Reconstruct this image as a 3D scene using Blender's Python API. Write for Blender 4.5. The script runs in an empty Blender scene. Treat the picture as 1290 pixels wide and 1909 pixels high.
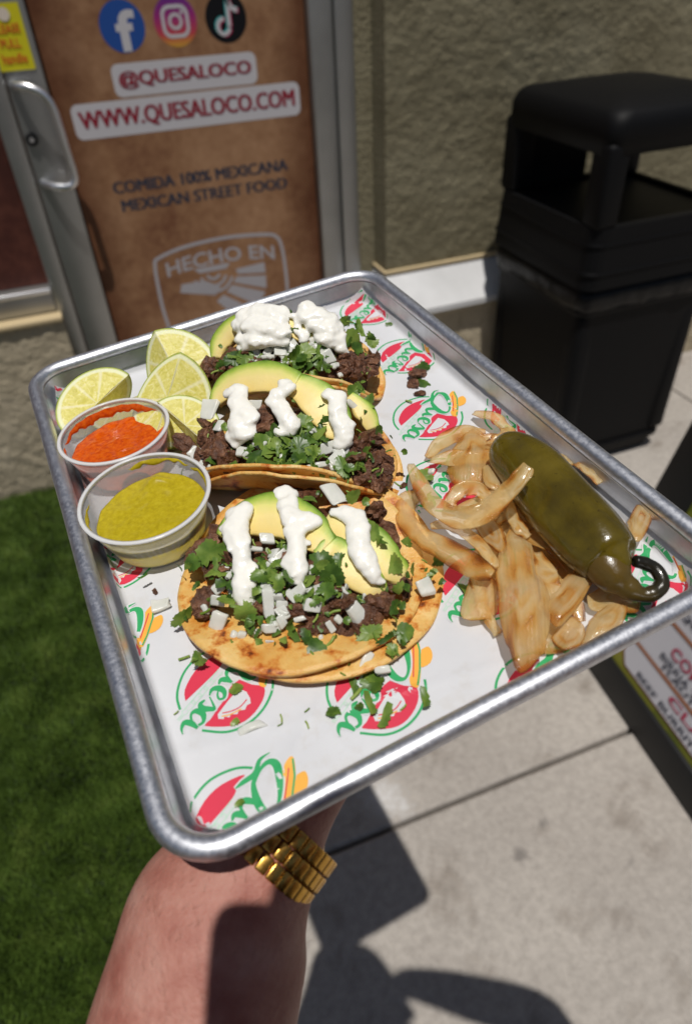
import bpy, bmesh, math, random
from mathutils import Matrix, Vector, noise
random.seed(7)
sc = bpy.context.scene
R = math.radians

# ------------------------------------------------------------------ camera
EYE = Vector((0.0, 0.0, 1.5))
RIGHT = Vector((0.9333, -0.3566, -0.0425))
DOWN = Vector((-0.2583, -0.5841, -0.7695))
FWD = Vector((0.2496, 0.7291, -0.6373))
cam_d = bpy.data.cameras.new('camera_view')
cam = bpy.data.objects.new('camera_view', cam_d)
sc.collection.objects.link(cam)
m = Matrix((RIGHT, -DOWN, -FWD)).transposed().to_4x4()
m.translation = EYE
cam.matrix_world = m
cam_d.sensor_fit = 'VERTICAL'
cam_d.sensor_height = 36.0
cam_d.lens = 36.0 * 1275.0 / 1909.0
cam_d.clip_start = 0.02
cam_d.clip_end = 200
cam_d.dof.use_dof = True
cam_d.dof.focus_distance = 0.335
cam_d.dof.aperture_fstop = 8.5
sc.camera = cam

# ------------------------------------------------------------------ light
SUN_DIR = Vector((0.0732, 0.2719, -0.9595)).normalized()      # the way the light travels
world = bpy.data.worlds.new('World')
sc.world = world
world.use_nodes = True
wn = world.node_tree.nodes
wl = world.node_tree.links
bg = wn['Background']
sky = wn.new('ShaderNodeTexSky')
sky.sky_type = 'NISHITA'
sky.sun_disc = False
sky.sun_elevation = math.asin(-SUN_DIR.z)
sky.sun_rotation = math.atan2(-SUN_DIR.x, -SUN_DIR.y)
wl.new(sky.outputs[0], bg.inputs['Color'])
bg.inputs['Strength'].default_value = 0.05
sun_d = bpy.data.lights.new('sun', 'SUN')
sun_d.energy = 4.9
sun_d.angle = R(0.6)
sun_d.color = (1.0, 0.965, 0.91)
sun = bpy.data.objects.new('sun', sun_d)
sun.rotation_euler = SUN_DIR.to_track_quat('-Z', 'Y').to_euler()
sun.location = (-1, -4, 12)
sc.collection.objects.link(sun)
sc.view_settings.view_transform = 'Standard'
sc.view_settings.look = 'None'
sc.view_settings.exposure = -0.52
sc.view_settings.gamma = 1.0
sc.view_settings.use_curve_mapping = False
sc.render.engine = 'CYCLES'
sc.cycles.use_denoising = True
sc.cycles.max_bounces = 8
sc.cycles.transparent_max_bounces = 12

# ------------------------------------------------------------------ helpers
COL = sc.collection
def link(o, parent=None, mat=None, mw=None):
    COL.objects.link(o)
    if parent is not None: o.parent = parent
    if mat is not None:
        for mm in (mat if isinstance(mat, (list, tuple)) else [mat]): o.data.materials.append(mm)
    if mw is not None: o.matrix_local = mw
    return o
def tag(o, label, cat=None, group=None, kind=None):
    if label: o['label'] = label
    if cat: o['category'] = cat
    if group: o['group'] = group
    if kind: o['kind'] = kind
    return o
def empty(name, mw, label, cat, group=None):
    o = bpy.data.objects.new(name, None)
    o.empty_display_size = 0.02
    COL.objects.link(o)
    o.matrix_world = mw
    return tag(o, label, cat, group)
def mesh_of(name, vs, fs, smooth=True, scale=1.0, mi=None):
    me = bpy.data.meshes.new(name)
    me.from_pydata([(v[0]*scale, v[1]*scale, v[2]*scale) for v in vs], [], fs)
    if smooth: me.polygons.foreach_set('use_smooth', [True]*len(me.polygons))
    if mi: me.polygons.foreach_set('material_index', mi)
    me.update()
    return me
def obj(name, me, mat=None, parent=None, mw=None):
    return link(bpy.data.objects.new(name, me), parent, mat, mw)
def bm_mesh(name, bm, smooth=False):
    me = bpy.data.meshes.new(name)
    bm.to_mesh(me); bm.free()
    if smooth: me.polygons.foreach_set('use_smooth', [True]*len(me.polygons))
    return me
def box_bm(bm, x0, x1, y0, y1, z0, z1, bev=0.0, seg=2):
    r = bmesh.ops.create_cube(bm, size=1.0)
    vs = r['verts']
    for v in vs:
        v.co = Vector((x0 if v.co.x < 0 else x1, y0 if v.co.y < 0 else y1, z0 if v.co.z < 0 else z1))
    if bev:
        es = list({e for v in vs for e in v.link_edges})
        bmesh.ops.bevel(bm, geom=es, offset=bev, segments=seg, affect='EDGES', profile=0.5)
def box(name, x0, x1, y0, y1, z0, z1, mat, parent=None, bev=0.0, seg=2):
    bm = bmesh.new(); box_bm(bm, x0, x1, y0, y1, z0, z1, bev, seg)
    return obj(name, bm_mesh(name, bm, bev > 0 and seg > 1), mat, parent)
def loft(rings, cap=True, closed=True):
    """rings: list of equal length point lists -> verts, faces"""
    n = len(rings[0]); vs = [p for r in rings for p in r]; fs = []
    for i in range(len(rings)-1):
        for j in range(n if closed else n-1):
            a = i*n+j; b = i*n+(j+1) % n
            fs.append((a, b, b+n, a+n))
    if cap and closed:
        fs.append(tuple(range(n-1, -1, -1))); k = (len(rings)-1)*n
        fs.append(tuple(range(k, k+n)))
    return vs, fs
def tube_pts(path, radii, nseg=10, flat=1.0, upv=None):
    """rings round a 3D path"""
    P = [Vector(p) for p in path]; rings = []
    prev = None
    for i, p in enumerate(P):
        t = (P[min(i+1, len(P)-1)] - P[max(i-1, 0)]).normalized()
        if prev is None:
            a = Vector(upv) if upv is not None else (Vector((0, 0, 1)) if abs(t.z) < .9 else Vector((1, 0, 0)))
        else: a = prev
        a = (a - t*a.dot(t)).normalized(); prev = a
        b = t.cross(a)
        r = radii[i] if isinstance(radii, (list, tuple)) else radii
        rings.append([p + a*(math.cos(2*math.pi*k/nseg)*r*flat) + b*(math.sin(2*math.pi*k/nseg)*r) for k in range(nseg)])
    return rings
def smooth_path(pts, n=6):
    """Catmull-Rom through points (any dimension)"""
    P = [tuple(p) for p in pts]; out = []
    for i in range(len(P)-1):
        p0 = P[max(i-1, 0)]; p1 = P[i]; p2 = P[i+1]; p3 = P[min(i+2, len(P)-1)]
        for k in range(n):
            t = k/n
            out.append(tuple(.5*((2*b)+(-a+c)*t+(2*a-5*b+4*c-d)*t*t+(-a+3*b-3*c+d)*t**3) for a, b, c, d in zip(p0, p1, p2, p3)))
    out.append(P[-1])
    return out
def nz(x, y, z, s=1.0): return noise.noise(Vector((x*s, y*s, z*s)))

# ------------------------------------------------------------------ materials
def new_mat(name):
    mt = bpy.data.materials.new(name); mt.use_nodes = True
    nt = mt.node_tree
    return mt, nt, nt.nodes['Principled BSDF']
def N(nt, kind, **kw):
    n = nt.nodes.new(kind)
    for k, v in kw.items():
        if k in n.inputs: n.inputs[k].default_value = v
        else: setattr(n, k, v)
    return n
def ramp(nt, fac, stops):
    r = nt.nodes.new('ShaderNodeValToRGB')
    el = r.color_ramp.elements
    while len(el) < len(stops): el.new(0.5)
    for e, (p, c) in zip(el, stops):
        e.position = p; e.color = (*c, 1) if len(c) == 3 else c
    nt.links.new(fac, r.inputs[0])
    return r
def mat(name, col, rough=0.6, metal=0.0, var=None, vscale=5.0, bump=0.0, bscale=40.0, bdist=0.001, spec=0.5, sss=0.0,
        sssr=(1, .4, .2), ssss=0.005, coat=0.0, detail=4.0, rvar=0.0, alpha=None, trans=0.0, ior=1.45, coord='Object'):
    mt, nt, b = new_mat(name)
    b.inputs['Base Color'].default_value = (*col, 1)
    b.inputs['Roughness'].default_value = rough
    b.inputs['Metallic'].default_value = metal
    b.inputs['Specular IOR Level'].default_value = spec
    b.inputs['IOR'].default_value = ior
    b.inputs['Coat Weight'].default_value = coat
    b.inputs['Coat Roughness'].default_value = 0.08
    b.inputs['Transmission Weight'].default_value = trans
    if sss:
        b.inputs['Subsurface Weight'].default_value = sss
        b.inputs['Subsurface Radius'].default_value = sssr
        b.inputs['Subsurface Scale'].default_value = ssss
    tc = N(nt, 'ShaderNodeTexCoord')
    if var:
        n1 = N(nt, 'ShaderNodeTexNoise', Scale=vscale, Detail=detail, Roughness=0.6)
        nt.links.new(tc.outputs[coord], n1.inputs['Vector'])
        k = len(var)
        r = ramp(nt, n1.outputs[0], [(0.3+0.4*i/(k-1), c) for i, c in enumerate(var)])
        nt.links.new(r.outputs[0], b.inputs['Base Color'])
    if bump or rvar:
        n2 = N(nt, 'ShaderNodeTexNoise', Scale=bscale, Detail=5.0, Roughness=0.65)
        nt.links.new(tc.outputs[coord], n2.inputs['Vector'])
        if bump:
            bp = N(nt, 'ShaderNodeBump', Strength=bump, Distance=bdist)
            nt.links.new(n2.outputs[0], bp.inputs['Height'])
            nt.links.new(bp.outputs[0], b.inputs['Normal'])
        if rvar:
            mr = N(nt, 'ShaderNodeMapRange'); mr.inputs[1].default_value = .3; mr.inputs[2].default_value = .7
            mr.inputs[3].default_value = rough-rvar; mr.inputs[4].default_value = rough+rvar
            nt.links.new(n2.outputs[0], mr.inputs[0]); nt.links.new(mr.outputs[0], b.inputs['Roughness'])
    return mt
M = {}
M['alu'] = mat('pan_aluminium', (.62, .63, .66), .36, 1.0, var=[(.50, .51, .54), (.70, .71, .74)], vscale=60, bump=.12, bscale=900, bdist=.0004, rvar=.07)
M['paper'] = mat('liner_paper', (.74, .74, .74), .62, var=[(.60, .605, .625), (.65, .655, .675)], vscale=25, bump=.25, bscale=90, bdist=.0008, spec=.3)
M['ink_red'] = mat('ink_red', (.66, .035, .075), .55)
M['ink_green'] = mat('ink_green', (.03, .36, .12), .55)
M['ink_white'] = mat('ink_white', (.63, .635, .65), .6)
M['ink_orange'] = mat('ink_orange', (.85, .42, .06), .55)
M['ink_pale'] = mat('ink_pale_green', (.45, .68, .52), .6)
M['stucco'] = mat('olive_stucco', (.16, .14, .095), .95, var=[(.17, .148, .092), (.215, .19, .122), (.265, .238, .158)], vscale=4, detail=9.0, bump=1.0, bscale=60, bdist=.009, spec=.15)
M['stucco_tan'] = mat('tan_stucco', (.30, .25, .17), .95, var=[(.36, .305, .21), (.46, .39, .275), (.56, .48, .355)], vscale=4, detail=9.0, bump=1.0, bscale=40, bdist=.010, spec=.15)
M['ledge'] = mat('white_ledge', (.62, .62, .62), .7, var=[(.54, .54, .54), (.66, .66, .665)], vscale=6, bump=.15, bscale=60, bdist=.002)
M['cream'] = mat('cream_trim', (.55, .43, .25), .8)
M['metal'] = mat('door_aluminium', (.42, .42, .41), .42, .85, var=[(.34, .34, .33), (.44, .44, .43)], vscale=4, bump=.04, bscale=300, bdist=.0004, rvar=.06)
M['chrome'] = mat('polished_handle', (.88, .88, .90), .36, 1.0)
M['black'] = mat('black_plastic', (.0045, .0045, .005), .55, bump=.10, bscale=350, bdist=.0006, spec=.16)
M['blackframe'] = mat('black_frame', (.008, .008, .008), .5)
M['bag'] = mat('black_bag', (.004, .004, .0045), .42, bump=.5, bscale=28, bdist=.006, spec=.3)
def wood_panel(name, a, b, c):
    mt, nt, p = new_mat(name)
    tc = N(nt, 'ShaderNodeTexCoord')
    n1 = N(nt, 'ShaderNodeTexNoise', Scale=3.0, Detail=6.0, Roughness=.7)
    n2 = N(nt, 'ShaderNodeTexNoise', Scale=38.0, Detail=3.0)
    nt.links.new(tc.outputs['Object'], n1.inputs['Vector']); nt.links.new(tc.outputs['Object'], n2.inputs['Vector'])
    mx = N(nt, 'ShaderNodeMath', operation='MULTIPLY_ADD'); mx.inputs[1].default_value = .25
    nt.links.new(n2.outputs[0], mx.inputs[0]); nt.links.new(n1.outputs[0], mx.inputs[2])
    r = ramp(nt, mx.outputs[0], [(.40, a), (.58, b), (.78, c)])
    nt.links.new(r.outputs[0], p.inputs['Base Color'])
    p.inputs['Roughness'].default_value = .5
    p.inputs['Specular IOR Level'].default_value = .25
    return mt
M['panel'] = wood_panel('brown_print', (.13, .050, .026), (.25, .115, .055), (.36, .19, .095))
M['panel_dark'] = wood_panel('dark_red_print', (.03, .012, .010), (.07, .022, .016), (.13, .045, .03))

# ================================================================== setting
M['concrete'] = None
def concrete():
    mt, nt, p = new_mat('concrete')
    tc = N(nt, 'ShaderNodeTexCoord')
    n1 = N(nt, 'ShaderNodeTexNoise', Scale=2.2, Detail=6.0, Roughness=.65)
    n2 = N(nt, 'ShaderNodeTexNoise', Scale=55.0, Detail=4.0, Roughness=.7)
    n3 = N(nt, 'ShaderNodeTexNoise', Scale=7.0, Detail=5.0, Roughness=.6)
    v = N(nt, 'ShaderNodeTexVoronoi', Scale=60.0)
    for n in (n1, n2, n3, v): nt.links.new(tc.outputs['Object'], n.inputs['Vector'])
    r1 = ramp(nt, n1.outputs[0], [(.3, (.34, .31, .28)), (.7, (.44, .405, .365))])
    r2 = ramp(nt, n2.outputs[0], [(.32, (.80, .79, .78)), (.62, (1.04, 1.03, 1.02))])
    r3 = ramp(nt, n3.outputs[0], [(.30, (.62, .59, .56)), (.44, (1, 1, 1))])
    r4 = ramp(nt, v.outputs['Distance'], [(.04, (.45, .44, .42)), (.16, (1, 1, 1))])
    def mul(a, b, f=1.0):
        m_ = N(nt, 'ShaderNodeMix', data_type='RGBA', blend_type='MULTIPLY'); m_.inputs[0].default_value = f
        nt.links.new(a, m_.inputs[6]); nt.links.new(b, m_.inputs[7]); return m_.outputs[2]
    c = mul(mul(mul(r1.outputs[0], r2.outputs[0]), r3.outputs[0], .8), r4.outputs[0], .35)
    # dried white spill beside the joint, and old chewing gum marks
    geo = N(nt, 'ShaderNodeNewGeometry')
    def spot(pt, r0, r1, colr, amt, wob):
        global_ = N(nt, 'ShaderNodeVectorMath', operation='DISTANCE'); nt.links.new(geo.outputs['Position'], global_.inputs[0]); global_.inputs[1].default_value = pt
        ad = N(nt, 'ShaderNodeMath', operation='MULTIPLY_ADD'); ad.inputs[1].default_value = wob; nt.links.new(n2.outputs[0], ad.inputs[0]); nt.links.new(global_.outputs['Value'], ad.inputs[2])
        rr = ramp(nt, ad.outputs[0], [(r0, (amt, amt, amt)), (r1, (0, 0, 0))])
        mm = N(nt, 'ShaderNodeMix', data_type='RGBA'); mm.inputs[7].default_value = (*colr, 1); nt.links.new(rr.outputs[0], mm.inputs[0]); return mm
    for pt, r0, r1, colr, amt, wob in (((.30, .73, 0), .07, .13, (.62, .61, .60), .75, .14), ((.33, .69, 0), .05, .08, (.60, .59, .58), .6, .10), ((.52, .50, 0), .030, .05, (.10, .09, .085), .55, .05), ((.60, .545, 0), .022, .035, (.12, .11, .10), .5, .04), ((.72, .40, 0), .02, .035, (.14, .13, .12), .4, .04)):
        mm = spot(pt, r0, r1, colr, amt, wob); nt.links.new(c, mm.inputs[6]); c = mm.outputs[2]
    nt.links.new(c, p.inputs['Base Color'])
    p.inputs['Roughness'].default_value = .9
    p.inputs['Specular IOR Level'].default_value = .25
    bp = N(nt, 'ShaderNodeBump', Strength=.7, Distance=.004)
    nt.links.new(n2.outputs[0], bp.inputs['Height']); nt.links.new(bp.outputs[0], p.inputs['Normal'])
    return mt
M['concrete'] = concrete()
M['soil'] = mat('joint_dirt', (.07, .045, .03), .95, var=[(.05, .035, .025), (.11, .06, .035)], vscale=20)
M['turf_base'] = mat('turf_backing', (.012, .022, .006), .95)
def turf_mat():
    mt, nt, p = new_mat('turf_blades')
    tc = N(nt, 'ShaderNodeTexCoord')
    n1 = N(nt, 'ShaderNodeTexNoise', Scale=9.0, Detail=9.0, Roughness=.8)
    nt.links.new(tc.outputs['Object'], n1.inputs['Vector'])
    r = ramp(nt, n1.outputs[0], [(.34, (.034, .064, .009)), (.52, (.086, .144, .022)), (.66, (.145, .205, .04)), (.74, (.24, .20, .07))])
    nt.links.new(r.outputs[0], p.inputs['Base Color'])
    p.inputs['Roughness'].default_value = .55
    p.inputs['Specular IOR Level'].default_value = .25
    return mt
M['turf'] = turf_mat()

# ground under everything, out to the horizon
g = obj('ground', mesh_of('ground', [(-60, -60, -.06), (60, -60, -.06), (60, 60, -.06), (-60, 60, -.06)], [(0, 1, 2, 3)], False), M['soil'])
tag(g, None, None, None, 'structure')
pv = obj('pavement', mesh_of('pavement', [(-.05, -3.2, -.03), (6.6, -3.2, -.03), (6.6, 2.2, -.03), (-.05, 2.2, -.03)], [(0, 1, 2, 3)], False), M['soil'])
tag(pv, None, None, None, 'structure')
xs = [-.045, 2.145, 4.3, 6.4]; ys = [-3.1, -.85, .658, 2.17]
for i in range(3):
    for j in range(3):
        bm = bmesh.new()
        box_bm(bm, xs[i]+.005, xs[i+1]-.005, ys[j]+.005, ys[j+1]-.005, -.10, 0.0, .008, 2)
        me = bm_mesh('slab', bm, False)
        s = obj('slab', me, M['concrete'], pv)
tb = obj('turf', mesh_of('turf', [(-4, -3, -.015), (-.05, -3, -.015), (-.05, 2.31, -.015), (-4, 2.31, -.015)], [(0, 1, 2, 3)], False), M['turf_base'])
tag(tb, None, None, None, 'structure')
rg = random.Random(3)
vs = []; fs = []
for i in range(170000):
    y = .30 + 2.02*rg.random()**1.0
    x = -.05 - rg.random()*(.35 + .42*(y-.3)) 
    a = rg.random()*6.283; hgt = .014+.014*rg.random(); w = .0011+.0007*rg.random()
    lx = rg.gauss(.010*nz(x, y, 1, 9), .008); ly = rg.gauss(.010*nz(x, y, 5, 9), .008); hgt *= 1+.35*nz(x, y, 8, 16)
    c, s = math.cos(a)*w, math.sin(a)*w
    k = len(vs)
    vs += [(x-c, y-s, -.015), (x+c, y+s, -.015), (x+lx, y+ly, -.015+hgt)]
    fs.append((k, k+1, k+2))
tbl = obj('turf_grass', mesh_of('turf_grass', vs, fs, False), M['turf'])
tag(tbl, 'dark green artificial turf grass left of the concrete walk', 'turf', None, 'stuff')

# ---- building: wall on the left below the shop window
wl_ = empty('window_wall', Matrix.Translation((-1.6, 2.32, 0)), 'low tan stucco wall under the shop window beside the turf', 'wall')
def P(o, parent): # parent keeping world geometry (meshes are written in world coordinates)
    o.parent = parent; o.matrix_parent_inverse = parent.matrix_world.inverted(); return o
def grid_wall(name, x0, x1, y, z0, z1, step, amp, fn=None):
    nx = max(2, int((x1-x0)/step)); nzz = max(2, int((z1-z0)/step))
    vs = []; fs = []
    for j in range(nzz+1):
        for i in range(nx+1):
            x = x0+(x1-x0)*i/nx; z = z0+(z1-z0)*j/nzz
            d = amp*(nz(x, z, 3.1, 28)+.6*nz(x, z, 7.7, 62))
            if i in (0, nx) or j in (0, nzz): d = 0
            vs.append((x, y-d, z))
    for j in range(nzz):
        for i in range(nx):
            a = j*(nx+1)+i; fs.append((a, a+1, a+nx+2, a+nx+1))
    return mesh_of(name, vs, fs, True)
P(obj('wall_face', grid_wall('wall_face', -1.3, -.142, 2.302, -.05, .604, .0075, .0030), M['stucco_tan']), wl_)
P(box('wall_core', -3.2, -.142, 2.306, 2.56, -.05, .602, M['stucco_tan']), wl_)
P(box('wall_cap', -3.2, -.140, 2.290, 2.345, .606, .624, M['cream'], None, .004), wl_)

# ---- shop window left of the door
win = empty('shop_window', Matrix.Translation((-1.1, 2.36, .63)), 'dark red printed shop window in aluminium frame left of door', 'window')
P(box('window_sill', -3.2, -.150, 2.335, 2.42, .628, .704, M['metal'], None, .004), win)
P(box('frame_lip', -3.2, -.150, 2.322, 2.334, .690, .706, M['chrome'], None, .003), win)
P(box('pane', -3.2, -.150, 2.375, 2.385, .706, 2.6, M['panel_dark']), win)
P(box('mullion', -.149, -.098, 2.335, 2.43, -.02, 2.75, M['metal'], None, .004), win)

# ---- door
DR = empty('shop_door', Matrix.Translation((.4, 2.36, 0)), 'aluminium framed shop door covered with a brown printed panel', 'door')
P(box('left_stile', -.094, .006, 2.340, 2.40, .02, 2.65, M['metal'], None, .005), DR)
P(box('right_stile', .770, .845, 2.340, 2.40, .02, 2.65, M['metal'], None, .005), DR)
P(box('bottom_rail', .008, .768, 2.345, 2.395, .02, .20, M['metal'], None, .004), DR)
P(box('top_rail', .008, .768, 2.345, 2.395, 2.45, 2.65, M['metal'], None, .004), DR)
def panel_mat():
    mt = wood_panel('brown_print', (.155, .060, .030), (.275, .14, .070), (.39, .22, .12))
    nt = mt.node_tree; p = nt.nodes['Principled BSDF']
    src = p.inputs['Base Color'].links[0].from_socket
    tc = N(nt, 'ShaderNodeTexCoord'); sx = N(nt, 'ShaderNodeSeparateXYZ')
    n = N(nt, 'ShaderNodeTexNoise', Scale=5.0, Detail=4.0)
    nt.links.new(tc.outputs['Object'], n.inputs['Vector']); nt.links.new(tc.outputs['Generated'], sx.inputs[0])
    # scorched-parchment border that is printed on the panel
    m1 = N(nt, 'ShaderNodeMath', operation='SUBTRACT'); m1.inputs[1].default_value = .5
    nt.links.new(sx.outputs[0], m1.inputs[0])
    m2 = N(nt, 'ShaderNodeMath', operation='ABSOLUTE'); nt.links.new(m1.outputs[0], m2.inputs[0])
    m3 = N(nt, 'ShaderNodeMath', operation='MULTIPLY_ADD'); m3.inputs[1].default_value = .16
    nt.links.new(n.outputs[0], m3.inputs[0]); nt.links.new(m2.outputs[0], m3.inputs[2])
    r = ramp(nt, m3.outputs[0], [(.42, (1, 1, 1)), (.56, (.45, .34, .30))])
    mx = N(nt, 'ShaderNodeMix', data_type='RGBA', blend_type='MULTIPLY'); mx.inputs[0].default_value = 1
    nt.links.new(src, mx.inputs[6]); nt.links.new(r.outputs[0], mx.inputs[7]); nt.links.new(mx.outputs[2], p.inputs['Base Color'])
    return mt
M['panel'] = panel_mat()
pn = P(box('door_panel', .0085, .7675, 2.372, 2.385, .201, 2.449, M['panel']), DR)
hd = smooth_path([(-.082, 2.342, 1.248), (-.070, 2.305, 1.249), (-.040, 2.286, 1.246), (-.008, 2.280, 1.226), (.006, 2.279, 1.19),
                  (.010, 2.279, 1.11), (.014, 2.280, 1.035), (.008, 2.281, 1.006), (-.015, 2.285, .996), (-.050, 2.303, .998), (-.080, 2.342, 1.003)], 6)
v_, f_ = loft(tube_pts(hd, .0105, 12))
P(obj('pull_handle', mesh_of('pull_handle', v_, f_), M['chrome']), DR)
bm = bmesh.new(); bmesh.ops.create_cone(bm, cap_ends=True, segments=24, radius1=.018, radius2=.016, depth=.012, matrix=Matrix.Translation((-.073, 2.336, 1.116)) @ Matrix.Rotation(R(90), 4, 'X'))
lk = P(obj('lock_cylinder', bm_mesh('lock_cylinder', bm, False), M['blackframe']), DR)
bm = bmesh.new(); bmesh.ops.create_cone(bm, cap_ends=True, segments=16, radius1=.007, radius2=.006, depth=.006, matrix=Matrix.Translation((-.073, 2.328, 1.116)) @ Matrix.Rotation(R(90), 4, 'X'))
kc = obj('key_plug', bm_mesh('key_plug', bm, False), M['chrome']); kc.parent = lk
fr = empty('door_frame', Matrix.Translation((.87, 2.36, 0)), 'aluminium jamb between the shop door and the stucco wall', 'door frame')
P(box('jamb', .849, .909, 2.335, 2.43, 0, 2.75, M['metal'], None, .004), fr)
P(box('threshold', -.094, .845, 2.33, 2.45, -.02, .015, M['metal'], None, .003), fr)
P(box('interior_backing', -.094, .909, 2.44, 2.46, 0, 2.75, M['blackframe']), fr)

# ---- flat print on the door panel
INK = {}
def ink(name, col, rough=.5):
    if name not in INK: INK[name] = mat('print_'+name, col, rough, spec=.25)
    return INK[name]
def text_mesh(s, x0, x1, z0, z1, off=0.0, shear=0.0, plane='XZ', space=1.0):
    cu = bpy.data.curves.new('t', 'FONT'); cu.body = s; cu.offset = off; cu.shear = shear; cu.resolution_u = 3
    cu.space_character = space
    o = bpy.data.objects.new('t', cu); COL.objects.link(o)
    dg = bpy.context.evaluated_depsgraph_get()
    me = bpy.data.meshes.new_from_object(o.evaluated_get(dg))
    bpy.data.objects.remove(o); bpy.data.curves.remove(cu)
    X = [v.co.x for v in me.vertices]; Y = [v.co.y for v in me.vertices]
    return me, (min(X), max(X), min(Y), max(Y))
def fit_text(s, x0, x1, z0, z1, off=0.0, ref=None, shear=0.0):
    """text scaled to the rectangle x0..x1, z0..z1; ref = (bounds of the un-offset text) keeps outline registered"""
    me, b = text_mesh(s, x0, x1, z0, z1, off, shear)
    if ref is None: ref = b
    out = []
    for v in me.vertices:
        out.append((x0+(v.co.x-ref[0])/(ref[1]-ref[0])*(x1-x0), z0+(v.co.y-ref[2])/(ref[3]-ref[2])*(z1-z0)))
    fs = [tuple(p.vertices) for p in me.polygons]
    bpy.data.meshes.remove(me)
    return out, fs, ref
def door_print(name, polys, col, y, parent=pn):
    """polys: list of (2D verts, faces) drawn on the door plane"""
    vs = []; fs = []
    for pv_, pf in polys:
        k = len(vs); vs += [(p[0], y, p[1]) for p in pv_]; fs += [tuple(a+k for a in f) for f in pf]
    me = mesh_of(name, vs, fs, False)
    o = obj(name, me, col)
    o.parent = parent; o.matrix_parent_inverse = Matrix.Identity(4)
    return o
def disc(cx, cz, r, n=40, r2=None):
    if r2 is None:
        return [(cx+r*math.cos(6.2832*k/n), cz+r*math.sin(6.2832*k/n)) for k in range(n)], [tuple(range(n))]
    v = [(cx+rr*math.cos(6.2832*k/n), cz+rr*math.sin(6.2832*k/n)) for rr in (r, r2) for k in range(n)]
    return v, [(k, (k+1) % n, n+(k+1) % n, n+k) for k in range(n)]
def band(pts, w, closed=False):
    """constant or varying width stroke through 2D points"""
    n = len(pts); vs = []; fs = []
    for i, p in enumerate(pts):
        a = pts[(i-1) % n] if closed or i > 0 else p; b = pts[(i+1) % n] if closed or i < n-1 else p
        dx, dy = b[0]-a[0], b[1]-a[1]; l = math.hypot(dx, dy) or 1
        ww = w[i] if isinstance(w, (list, tuple)) else w
        vs += [(p[0]-dy/l*ww/2, p[1]+dx/l*ww/2), (p[0]+dy/l*ww/2, p[1]-dx/l*ww/2)]
    for i in range(n if closed else n-1):
        a = 2*i; b = 2*((i+1) % n); fs.append((a, a+1, b+1, b))
    return vs, fs
def rrect(cx, cz, w, h_, r, n=6):
    o = []
    for sx, sz, a0 in ((1, 1, 0), (-1, 1, 90), (-1, -1, 180), (1, -1, 270)):
        for k in range(n+1):
            a = R(a0+90*k/n); o.append((cx+sx*(w/2-r)+r*math.cos(a), cz+sz*(h_/2-r)+r*math.sin(a)))
    return o
Y1, Y2, Y3, Y4 = 2.3716, 2.3712, 2.3708, 2.3704
white = ink('white', (.54, .52, .54)); red = ink('crimson', (.26, .018, .035)); dark = ink('slate', (.035, .04, .06))
# icons
door_print('blue_round_icon', [disc(.241, 1.355, .061)], ink('blue', (.020, .075, .30)), Y1)
fv, ff, _ = fit_text('f', .222, .277, 1.297, 1.392, .03)
door_print('icon_letter', [(fv, ff)], white, Y2)
ig = door_print('camera_round_icon', [disc(.388, 1.357, .060)], None, Y1)
mt, nt, p_ = new_mat('print_gradient')
tc = N(nt, 'ShaderNodeTexCoord'); sx = N(nt, 'ShaderNodeSeparateXYZ'); nt.links.new(tc.outputs['Generated'], sx.inputs[0])
rr = ramp(nt, sx.outputs[2], [(0, (.60, .32, .03)), (.25, (.50, .05, .06)), (.6, (.30, .015, .16)), (1, (.09, .015, .22))])
nt.links.new(rr.outputs[0], p_.inputs['Base Color']); p_.inputs['Roughness'].default_value = .5
ig.data.materials.clear(); ig.data.materials.append(mt)
sq = rrect(.388, 1.357, .068, .068, .02)
door_print('icon_outline', [band(sq, .009, True), disc(.388, 1.357, .020, 24, .012), disc(.408, 1.377, .005, 12)], white, Y2)
door_print('note_round_icon', [disc(.533, 1.356, .060)], ink('ink_black', (.006, .006, .008)), Y1)
def note(dx, dz):
    st = smooth_path([(.541+dx, 1.398+dz), (.540+dx, 1.37+dz), (.540+dx, 1.335+dz)], 4)
    hook = smooth_path([(.541+dx, 1.398+dz), (.548+dx, 1.382+dz), (.560+dx, 1.374+dz), (.568+dx, 1.373+dz)], 4)
    bowl = [(.523+dx+.017*math.cos(a), 1.336+dz+.018*math.sin(a)) for a in [R(80+k*14) for k in range(20)]]
    return [band(st, .010), band(hook, .012), band(bowl, .010)]
door_print('icon_shade_cyan', note(-.003, .002), ink('cyan', (.03, .45, .45)), Y2)
door_print('icon_shade_pink', note(.003, -.002), ink('pink', (.50, .03, .12)), Y3)
door_print('icon_note', note(0, 0), white, Y4)
def outlined(name, s, x0, x1, z0, z1, w=.02):
    tv, tf, ref = fit_text(s, x0, x1, z0, z1, 0.0)
    bv, bf, _ = fit_text(s, x0, x1, z0, z1, 0.0, ref)
    # outline plate following the words
    ov, of, _ = fit_text(s, x0, x1, z0, z1, 0.16, ref)
    plate = rrect((x0+x1)/2, (z0+z1)/2, (x1-x0)+w*1.7, (z1-z0)+w*1.7, w*.9)
    door_print(name+'_backing', [(plate, [tuple(range(len(plate)))])], white, Y1)
    for q, dx in enumerate((-.0024, 0, .0024)): door_print(name, [([(x+dx, z) for x, z in bv], bf)], red, Y3-.0001*q)
outlined('handle_lettering', '@QUESALOCO', .203, .588, 1.208, 1.252, .022)
outlined('address_lettering', 'WWW.QUESALOCO.COM', .068, .716, 1.112, 1.165, .022)
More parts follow.
